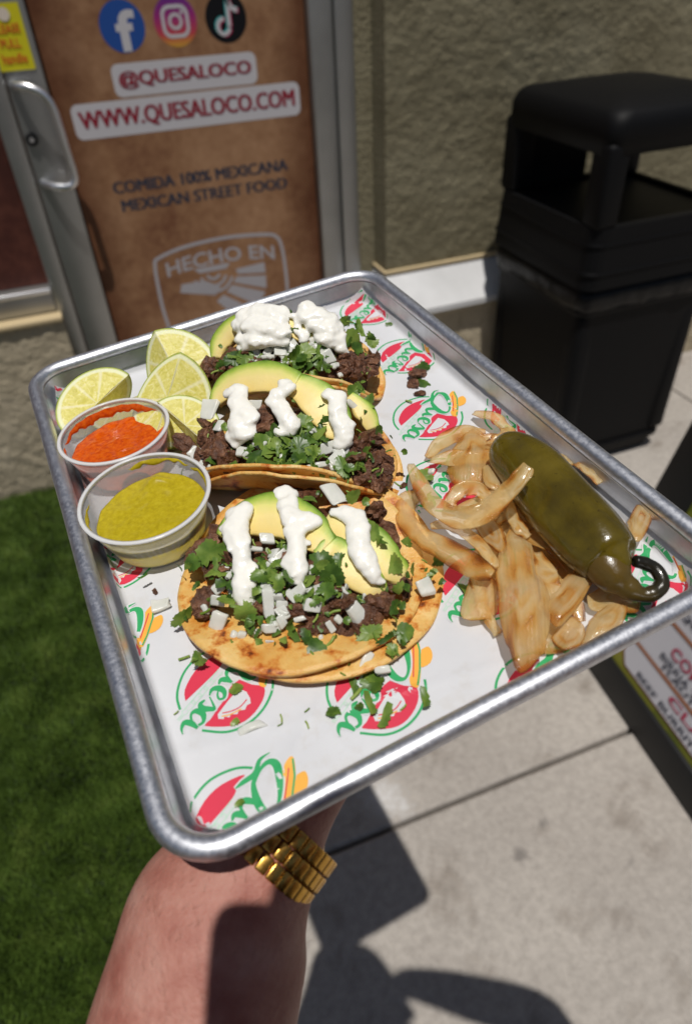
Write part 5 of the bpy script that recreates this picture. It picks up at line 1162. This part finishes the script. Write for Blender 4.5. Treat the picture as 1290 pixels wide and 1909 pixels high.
rn = random.Random(77)
for i in range(20):
    t = i/19; u0 = 8.6-4.2*t+rn.uniform(-1.6, 1.2); v0 = -2.2-11.0*t+rn.uniform(-.8, .8); a = rn.uniform(0, 6.28); ln = rn.uniform(1.0, 2.0); bend = rn.uniform(-.8, .8); z0 = rn.uniform(-1.22, -.75)
    pth = [(u0+math.cos(a)*ln*q-math.sin(a)*bend*(1-q*q), v0+math.sin(a)*ln*q+math.cos(a)*bend*(1-q*q), z0+.25*(1-q*q), (.50 if abs(q) < .9 else .15)*rn.uniform(.7, 1.1)) for q in (-1, -.5, 0, .5, 1)]
    pth = [(max(-10.4, min(10.2, p[0])), max(-14.4, p[1]), p[2], p[3]) for p in pth]
    grilled(strip_mesh('grilled_onion', pth, .09, Vector((rn.uniform(-.3, .3), rn.uniform(-.4, .1), .9)).normalized(), 5, lambda t, e, i=i: max(0, min(1, .60-1.1*abs(e-.5)**1.6+.5*nz(t*4, e, i, 1.3))), .12, 30+i, .5, rn.choice((-.4, -.3, .3))), 'small browned onion shred low in the grilled onion heap', 'browned onion shreds in the heap')

# ---- lime wedges
def lime_mat():
    mt, nt, p = new_mat('lime_cut')
    a1 = N(nt, 'ShaderNodeAttribute'); a1.attribute_name = 'e'
    a2 = N(nt, 'ShaderNodeAttribute'); a2.attribute_name = 'seg'
    tc = N(nt, 'ShaderNodeTexCoord'); mp = N(nt, 'ShaderNodeMapping'); mp.inputs['Scale'].default_value = (.45, 1.0, 1.0); nt.links.new(tc.outputs['Object'], mp.inputs[0])
    n = N(nt, 'ShaderNodeTexNoise', Scale=330.0, Detail=4.0, Distortion=1.2); nt.links.new(mp.outputs[0], n.inputs['Vector'])
    fl = ramp(nt, n.outputs[0], [(.3, (.58, .52, .09)), (.55, (.73, .66, .20)), (.75, (.85, .80, .44))])
    sg = ramp(nt, a2.outputs['Fac'], [(.0, (.75, .75, .75)), (.06, (.6, .6, .6)), (.20, (0, 0, 0))])
    m1 = N(nt, 'ShaderNodeMix', data_type='RGBA'); m1.inputs[7].default_value = (.82, .78, .52, 1)
    nt.links.new(sg.outputs[0], m1.inputs[0]); nt.links.new(fl.outputs[0], m1.inputs[6])
    pk = ramp(nt, a1.outputs['Fac'], [(.0, (0, 0, 0)), (.85, (0, 0, 0)), (.89, (1, 1, 1))])
    m2 = N(nt, 'ShaderNodeMix', data_type='RGBA'); m2.inputs[7].default_value = (.80, .80, .52, 1)
    nt.links.new(pk.outputs[0], m2.inputs[0]); nt.links.new(m1.outputs[2], m2.inputs[6])
    rk = ramp(nt, a1.outputs['Fac'], [(.0, (0, 0, 0)), (.945, (0, 0, 0)), (.98, (1, 1, 1))])
    m3 = N(nt, 'ShaderNodeMix', data_type='RGBA'); m3.inputs[7].default_value = (.38, .44, .07, 1)
    nt.links.new(rk.outputs[0], m3.inputs[0]); nt.links.new(m2.outputs[2], m3.inputs[6]); nt.links.new(m3.outputs[2], p.inputs['Base Color'])
    p.inputs['Roughness'].default_value = .42; p.inputs['Specular IOR Level'].default_value = .3; p.inputs['Subsurface Weight'].default_value = .4
    p.inputs['Subsurface Radius'].default_value = (1, .9, .3); p.inputs['Subsurface Scale'].default_value = .004
    bp = N(nt, 'ShaderNodeBump', Strength=.4, Distance=.001); nt.links.new(n.outputs[0], bp.inputs['Height']); nt.links.new(bp.outputs[0], p.inputs['Normal'])
    return mt
M['lime'] = lime_mat()
M['rind'] = mat('lime_rind', (.20, .30, .03), .3, var=[(.15, .25, .02), (.30, .38, .055)], vscale=90, bump=.35, bscale=500, bdist=.0006)
def lime_mesh(Rl, ang, seed, nseg=5):
    """wedge of a lime: local Z = the edge, two cut faces, rind on the far side (+X)"""
    vs = []; fs = []; ev = []; sv = []; mi = []
    nr, na = 14, 40
    for sgn in (-1, 1):
        k = len(vs); a = ang/2*sgn
        for j in range(nr+1):
            for i in range(na+1):
                ph = -math.pi/2+math.pi*i/na; t = j/nr
                r_ = Rl*t; x = r_*math.cos(ph); z = r_*math.sin(ph)*1.12
                bul = -.05*math.sin(math.pi*min(1, t/.85))*sgn+.03*nz(x, z, seed+sgn, 2.5)*(1-t)
                vs.append((x*math.cos(a)-bul*math.sin(a), x*math.sin(a)+bul*math.cos(a), z))
                ev.append(t); w = (ph/math.pi+.5)*nseg+.3*nz(seed, sgn, 0, 1); sv.append(min(abs(w-round(w))*1.9*(.35+t), 1) if t > .03 else 0)
        for j in range(nr):
            for i in range(na):
                q = k+j*(na+1)+i; f = (q, q+1, q+na+2, q+na+1); fs.append(f if sgn < 0 else tuple(reversed(f))); mi.append(0)
    k = len(vs); nb = 14
    for b in range(nb+1):
        a = -ang/2+ang*b/nb
        for i in range(na+1):
            ph = -math.pi/2+math.pi*i/na; r_ = Rl*(1.003+.012*nz(a*2, ph*2, seed, 1.5))
            vs.append((r_*math.cos(ph)*math.cos(a), r_*math.cos(ph)*math.sin(a), r_*math.sin(ph)*1.12)); ev.append(1); sv.append(1)
    for b in range(nb):
        for i in range(na):
            q = k+b*(na+1)+i; fs.append((q, q+na+1, q+na+2, q+1)); mi.append(1)
    me = mesh_of('lime_wedge', vs, fs, True, .01, mi)
    with_attr(me, ev); at = me.attributes.new('seg', 'FLOAT', 'POINT'); at.data.foreach_set('value', sv)
    return me
def lime(pos, edge, rind, Rl, ang, seed, label, nseg=5):
    z = Vector(edge).normalized(); x = Vector(rind); x = (x-z*x.dot(z)).normalized(); y = z.cross(x)
    m_ = Matrix((x, y, z)).transposed().to_4x4(); m_.translation = Vector(pos)*.01
    o = obj('lime_wedge', lime_mesh(Rl, R(ang), seed, nseg), [M['lime'], M['rind']]); o.matrix_world = T @ m_
    return tag(o, label, 'lime', 'lime wedges in the far corner')
LC = Vector((-.10, -.48, .87)).normalized(); LR = Vector((.99, -.13, .0)); LR = (LR-LC*LR.dot(LC)).normalized(); LU = LC.cross(LR)
lime(LIMEPOS[0], LU-.15*LR, -.93*LC+.36*LR, 2.6, 125, 1.0, 'largest lime wedge with round cut face touching the far rim', 4)
lime(LIMEPOS[1], .87*LU+.5*LR, -LC-.10*LU, 2.55, 118, 2.0, 'lime wedge showing two cut faces beside the red salsa', 4)
lime(LIMEPOS[2], .85*LU-.5*LR, -.8*LC+.6*LR, 1.8, 90, 3.0, 'lime wedge standing between red salsa and middle taco', 4)
lime(LIMEPOS[3], .85*LR+.5*LU, -.85*LC-.45*LR+.5*LU, 2.2, 95, 4.0, 'lime wedge lying in the left far corner of the pan', 4)
lime(LIMEPOS[4], .9*LR+.1*LU, -.9*LC-.3*LU, 1.5, 80, 5.0, 'pale lime wedge just above the red salsa rim', 4)

# ---- scraps on the paper
SCR = ['cilantro ribbon at the right front edge of the nearest taco', 'ragged cilantro leaf on the logo below the nearest taco', 'long upright cilantro ribbon across the green logo lettering', 'cilantro stalk bit on the upper red part of the front logo', 'cilantro ribbon across the white slice of the front logo', 'curved cilantro ribbon right of the front centre logo', 'dark cilantro leaf at the left edge of the front centre logo', 'small cilantro leaf on the rolling pin of the front centre logo', 'short stalk bit on the red of the front centre logo', 'cilantro bit at the foot of the front left logo',
 'upper pale stalk bit on bare paper before the nearest taco', 'lower pale stalk bit on bare paper before the nearest taco', 'stalk bit nearest the front rim between two logos', 'single stalk bit just under the nearest taco front edge', 'stalk bit left of the front left logo', 'green cilantro square on the corner logo by the near rim', 'cilantro ribbon tucked under the greenish onion piece', 'cilantro leaf between nearest taco and amber onion strip', 'cilantro sprig inside the long curved onion strip', 'cilantro bit below the long curved onion strip', 'cilantro leaf beside crumbs right of the far taco', 'cilantro sprig below crumbs right of the far taco', 'tiny leaf near the far right corner logo', 'thin stalk above the logo right of the middle taco', 'tiny stalk by the tip of the curved onion strip', 'tiny green speck near the near rim by the onions', 'cilantro leaf at the front left edge of the nearest taco', 'tiny stalk on the paper left of the front left logo', 'small leaf at the top of the front centre logo', 'green speck at the foot of the largest onion petal', 'green speck between logo and broad golden onion petal']
MCR = ['larger meat crumb beside cilantro right of the far taco', 'second meat crumb just below the larger one by far taco', 'small meat crumb above the logo right of middle taco', 'meat crumb on the paper below the green salsa cup', 'meat crumb on the paper left of the broad golden petal', 'meat crumb between middle taco and amber onion strip', 'meat crumb at the top of the amber onion strip', 'meat crumb just off the middle taco right end', 'meat crumb at the foot of the largest onion petal']
for i, (u, v, s, kd, r_) in enumerate(LAY['crumb_leaf']):
    rn = random.Random(90+i); me = LEAF[(kd, i % 3)]
    o = obj('cilantro_scrap', me, None); o.matrix_world = T @ oriented((u, v, FZ+.13+.03*s), Vector((0, 0, 1)), R(r_), .15, s, rn)
    if not me.materials: me.materials.append(M['leaf'] if kd != 6 else M['stalk'])
    tag(o, SCR[i], 'cilantro', 'cilantro scraps on the paper')
for i, (u, v, w, h_, r_) in enumerate(LAY['crumb_dice']):
    o = obj('onion_scrap', dice_mesh(200+i, w, h_, .2), M['onion']); o.matrix_world = T @ oriented((u, v, FZ+.20), Vector((0, 0, 1)), R(-r_), .03, 1, random.Random(i))
    tag(o, ['loose white onion piece left of the nearest taco', 'loose white onion piece in front of the nearest taco'][i], 'onion')
for i, (u, v, s) in enumerate(LAY['crumb_meat']):
    o = obj('meat_crumb', MEAT[i % 5], None); o.matrix_world = T @ oriented((u, v, FZ+.05+.3*s), Vector((0, 0, 1)), i*1.3, .2, s, random.Random(i))
    tag(o, MCR[i], 'meat crumb', 'meat crumbs on the paper')

# ================================================================== the person holding the tray
def skin_mat():
    mt = mat('skin', (.52, .27, .19), .48, var=[(.33, .115, .085), (.43, .19, .145), (.50, .265, .21)], vscale=60, bump=.9, bscale=330, bdist=.0009, detail=10, sss=.10, sssr=(1, .35, .18), ssss=.004, spec=.4)
    return mt
M['skin'] = skin_mat()
def tw(u, v, z): return T @ Vector((u*.01, v*.01, z*.01))
person_bm = bmesh.new()
def add(vs, fs):
    vv = [person_bm.verts.new(v) for v in vs]
    for f in fs: person_bm.faces.new([vv[i] for i in f])
def limb(path, secs, side=None, n=20):
    """path of world points, secs = (half width, half thickness)"""
    P = smooth_path([(*p, *s) for p, s in zip(path, secs)], 5); rings = []; prev = Vector(side) if side is not None else None
    for i, q in enumerate(P):
        a = Vector(P[max(i-1, 0)][:3]); b = Vector(P[min(i+1, len(P)-1)][:3]); t = (b-a).normalized()
        if prev is None: prev = Vector((1, 0, 0)) if abs(t.x) < .8 else Vector((0, 1, 0))
        s = (prev-t*prev.dot(t)).normalized(); prev = s; w = t.cross(s)
        rings.append([Vector(q[:3])+s*(q[3]*math.cos(2*math.pi*k/n))+w*(q[4]*math.sin(2*math.pi*k/n)) for k in range(n)])
    add(*loft(rings))
# supporting arm: shoulder, elbow, forearm, wrist, heel of the hand
fore = [tw(-26.6, -30.6, -15.5), tw(-20.5, -24.8, -11.4), tw(-15.0, -19.6, -8.0), tw(-13.55, -18.1, -7.0), tw(-12.45, -16.95, -6.2), tw(-11.4, -15.8, -5.5), tw(-9.95, -14.85, -4.75), tw(-8.6, -13.6, -4.05), tw(-6.9, -11.9, -3.5)]
secs = [(.046, .044), (.0425, .040), (.0375, .034), (.0365, .0325), (.0355, .031), (.0345, .029), (.0282, .0230), (.0275, .0205), (.034, .0165)]
SIDE = (TU*.72-TV*.70).normalized()
limb([Vector((-.19, -.27, 1.33)), Vector((-.19, -.17, 1.20))]+fore[:1], [(.062, .06), (.055, .052), (.046, .044)])
limb(fore, secs, SIDE)
limb([tw(-7.6, -12.6, -3.7), tw(-6.0, -11.0, -3.3), tw(-4.3, -9.3, -3.05), tw(-2.9, -7.9, -2.9)], [(.031, .016), (.041, .0155), (.043, .0135), (.040, .0105)], SIDE)
for off, ang, ln, r0 in ((-3.3, 62, 6.8, .0088), (-1.2, 51, 7.9, .0092), (1.0, 42, 7.4, .0090), (3.1, 30, 5.8, .0080)):
    s = Vector((.72, -.70)); b = Vector((-2.9, -7.9))+s*off; d = Vector((math.cos(R(ang)), math.sin(R(ang))))
    pts = [(b.x-d.x*1.2, b.y-d.y*1.2, -2.95), (b.x+d.x*ln*.40, b.y+d.y*ln*.40, -3.0), (b.x+d.x*ln*.70, b.y+d.y*ln*.70, -2.70), (b.x+d.x*ln, b.y+d.y*ln, -2.42)]
    limb([tw(*p) for p in pts], [(r0*1.1, r0*1.1), (r0*1.02, r0*1.02), (r0*.95, r0*.95), (r0*.72, r0*.72)], None, 12)
pts = [(-9.0, -10.8, -3.7), (-9.6, -8.4, -3.2), (-9.0, -6.2, -2.75), (-8.1, -4.8, -2.45)]
limb([tw(*p) for p in pts], [(.016, .014), (.0125, .0115), (.0105, .010), (.0075, .007)], None, 12)
# trunk, neck, head, other arm
limb([Vector((0, -.33, .90)), Vector((0, -.33, 1.05)), Vector((0, -.32, 1.22)), Vector((0, -.31, 1.34)), Vector((0, -.31, 1.40))], [(.15, .11), (.15, .105), (.175, .115), (.19, .095), (.07, .06)], (1, 0, 0), 28)
limb([Vector((0, -.31, 1.36)), Vector((0, -.28, 1.45)), Vector((0, -.25, 1.50))], [(.062, .062), (.055, .058), (.055, .06)], (1, 0, 0))
limb([Vector((0, -.195, 1.43)), Vector((0, -.215, 1.46)), Vector((0, -.22, 1.52)), Vector((0, -.225, 1.58)), Vector((0, -.235, 1.64)), Vector((0, -.24, 1.665))], [(.035, .03), (.058, .07), (.072, .092), (.075, .098), (.055, .07), (.02, .025)], (1, 0, 0), 24)
limb([Vector((0, -.125, 1.555)), Vector((0, -.105, 1.525)), Vector((0, -.118, 1.515))], [(.008, .01), (.016, .014), (.012, .01)], (1, 0, 0), 10)
for sx in (-1, 1):
    limb([Vector((sx*.070, -.235, 1.51)), Vector((sx*.084, -.245, 1.545)), Vector((sx*.076, -.25, 1.575))], [(.008, .014), (.008, .020), (.006, .014)], (1, 0, 0), 10)
    limb([Vector((sx*.08, -.33, .92)), Vector((sx*.095, -.33, .52)), Vector((sx*.10, -.35, .10)), Vector((sx*.10, -.35, .04))], [(.085, .09), (.062, .064), (.042, .045), (.04, .045)], (1, 0, 0))
    limb([Vector((sx*.10, -.40, .035)), Vector((sx*.105, -.32, .04)), Vector((sx*.115, -.20, .03))], [(.036, .032), (.045, .036), (.036, .024)], (1, 0, 0))
limb([Vector((.19, -.29, 1.33)), Vector((.265, -.22, 1.30)), Vector((.30, -.145, 1.33)), Vector((.19, -.085, 1.41)), Vector((.09, -.042, 1.475)), Vector((.06, -.05, 1.505))], [(.060, .058), (.052, .05), (.042, .042), (.040, .036), (.030, .024), (.038, .018)])
for k in range(4):
    limb([Vector((.065, -.055-.004*k, 1.49+.02*k)), Vector((.035, -.032-.008*k, 1.49+.021*k)), Vector((-.005, -.040-.012*k, 1.495+.022*k))], [(.0095, .0095), (.009, .009), (.0065, .0065)], None, 10)
limb([Vector((.065, -.06, 1.50)), Vector((.05, -.10, 1.515)), Vector((.02, -.125, 1.53))], [(.012, .012), (.011, .011), (.008, .008)], None, 10)
me = bm_mesh('person', person_bm, True)
PER = obj('person', me, M['skin'])
md = PER.modifiers.new('one_skin', 'REMESH'); md.mode = 'VOXEL'; md.voxel_size = .0032; md.use_smooth_shade = True
sm_ = PER.modifiers.new('soften', 'SMOOTH'); sm_.factor = .6; sm_.iterations = 8
tag(PER, 'bare forearm holding the tray up from below at the wrist', 'person')
M['shirt'] = mat('shirt_cloth', (.05, .05, .055), .9, bump=.3, bscale=500)
M['denim'] = mat('trouser_cloth', (.03, .04, .07), .9, bump=.3, bscale=500)
def ering(c, a, b, n=28): return [(c[0]+a*math.cos(2*math.pi*k/n), c[1]+b*math.sin(2*math.pi*k/n), c[2]) for k in range(n)]
v_, f_ = loft([ering((0, -.33, .86), .172, .125), ering((0, -.33, 1.05), .170, .122), ering((0, -.32, 1.22), .19, .128), ering((0, -.31, 1.345), .205, .108), ering((0, -.31, 1.395), .11, .08), ering((0, -.305, 1.405), .068, .068)], False)
obj('shirt', mesh_of('shirt', v_, f_), M['shirt'], PER)
for sx in (-1, 1):
    v_, f_ = loft([ering((sx*.078, -.33, .95), .105, .115), ering((sx*.09, -.33, .52), .082, .085), ering((sx*.10, -.35, .08), .062, .066)], True)
    obj('trouser_leg', mesh_of('trouser_leg', v_, f_), M['denim'], PER)
# fine hair along the forearm
rn = random.Random(5); vs = []; fs = []
AP = smooth_path([(*p, *q) for p, q in zip(fore[1:8], secs[1:8])], 12)
for i in range(800):
    k = rn.randrange(2, len(AP)-2); q = AP[k]; t = (Vector(AP[k+1][:3])-Vector(AP[k-1][:3])).normalized()
    sd = (SIDE-t*SIDE.dot(t)).normalized(); w = t.cross(sd); a = rn.uniform(0, 6.283); ca, sa = math.cos(a), math.sin(a)
    b = Vector(q[:3])+sd*(q[3]*ca*.975)+w*(q[4]*sa*.975)+t*rn.uniform(-.004, .004); nn = (sd*ca/q[3]+w*sa/q[4]).normalized()
    d = (t*rn.uniform(.5, 1.0)+nn*rn.uniform(.25, .6)+sd*rn.uniform(-.5, .5)).normalized(); ln = rn.uniform(.006, .012); s_ = d.cross(nn).normalized()*.000042
    m_ = len(vs); vs += [tuple(b-s_), tuple(b+s_), tuple(b+d*ln)]; fs.append((m_, m_+1, m_+2))
hr = obj('arm_hair', mesh_of('arm_hair', vs, fs, False), mat('hair', (.20, .10, .05), .5), PER); hr['kind'] = 'stuff'
# unseen cap added to shade the forearm; peak shaped for that shadow
v_, f_ = loft([ering((0, -.225, 1.585), .084, .108), ering((0, -.228, 1.63), .083, .105), ering((0, -.235, 1.668), .06, .078), ering((0, -.24, 1.684), .02, .025)], True)
SHADE_CAP = obj('cap', mesh_of('cap', v_, f_), M['shirt'], PER)
vs = []; fs = []
for lay_ in (0, 1):
    for k in range(25):
        a = math.pi*k/24; x = .004+.058*math.cos(a); y = -.125+.145*math.sin(a)**.8
        vs.append((x, y, 1.607-.25*(x-.004)**2*4-.006*lay_))
    for k in range(25):
        a = math.pi*k/24; x = -.004+.075*math.cos(a); vs.append((x, -.125-.012*math.sin(a), 1.602-.006*lay_))
for lay_ in (0, 1):
    b_ = lay_*50
    for k in range(24): q = (b_+k, b_+k+1, b_+25+k+1, b_+25+k); fs.append(q if lay_ == 0 else tuple(reversed(q)))
for k in range(24): fs.append((k, 50+k, 50+k+1, k+1))
obj('shading_peak', mesh_of('shading_peak', vs, fs), M['shirt'], SHADE_CAP)
# the camera in the other hand (behind the view point)
cm = Matrix((RIGHT, -DOWN, -FWD)).transposed().to_4x4(); cm.translation = EYE
CAMT = empty('hand_camera', cm @ Matrix.Translation((0, 0, .05)), 'black camera held up to the face by the other hand', 'camera')
bm = bmesh.new(); box_bm(bm, -.048, .048, -.062, .062, .0, .05, .008, 3); obj('camera_body', bm_mesh('camera_body', bm, True), M['black'], CAMT)
v_, f_ = loft([ering((0, 0, 0), .034, .034), ering((0, 0, -.040), .034, .034), ering((0, 0, -.042), .030, .030), ering((0, 0, -.030), .026, .026)], False)
obj('lens_barrel', mesh_of('lens_barrel', v_, f_), M['black'], CAMT)

# ---- gold bracelet watch
GOLD = mat('yellow_gold', (.62, .36, .075), .26, 1.0, var=[(.55, .31, .06), (.70, .42, .10)], vscale=400, rvar=.06, bscale=300)
ax0 = tw(-9.0, -14.15, -4.55); ax1 = tw(-6.7, -13.15, -4.15)
AX = (ax1-ax0).normalized(); WS = (SIDE-AX*SIDE.dot(AX)).normalized(); WN = AX.cross(WS)
if WN.z < 0: WN = -WN
wm = Matrix((WS, AX, WN)).transposed().to_4x4(); wm.translation = ax0
WAT = empty('wrist_watch', wm, 'gold bracelet watch on the wrist under the tray rim', 'watch')
def link_mesh(w, l, t):
    bm = bmesh.new(); box_bm(bm, -w/2, w/2, -l/2, l/2, -t/2, t/2, min(w, t)*.35, 3); return bm_mesh('bracelet_link', bm, True)
outer_l = link_mesh(.0045, .0062, .0021); mid_l = link_mesh(.0045, .0062, .0024)
ra, rb_ = .0290, .0230; n_ = 36
for k in range(n_):
    a = 2*math.pi*k/n_
    for col, y, me_, da in ((0, -.0064, outer_l, 0), (1, .0064, outer_l, 0), (2, 0, mid_l, .5)):
        aa = a+da*2*math.pi/n_; c, s = math.cos(aa), math.sin(aa)
        if 222 < math.degrees(aa) % 360 < 318: continue          # the case sits there
        nrm = Vector((c/ra, 0, s/rb_)).normalized(); tng = Vector((-nrm.z, 0, nrm.x))
        m_ = Matrix((tng, Vector((0, 1, 0)), nrm)).transposed().to_4x4(); m_.translation = Vector((ra*c, y, rb_*s))
        o = obj('bracelet_link', me_, None, WAT, m_)
        if not me_.materials: me_.materials.append(GOLD)
def zring(r_, z, n=36): return [(r_*math.cos(2*math.pi*k/n), r_*math.sin(2*math.pi*k/n), z) for k in range(n)]
v_, f_ = loft([zring(.016, -.0245), zring(.019, -.026), zring(.0195, -.031), zring(.0175, -.0345), zring(.016, -.0345), zring(.0155, -.0335)])
obj('watch_case', mesh_of('watch_case', v_, f_), GOLD, WAT)
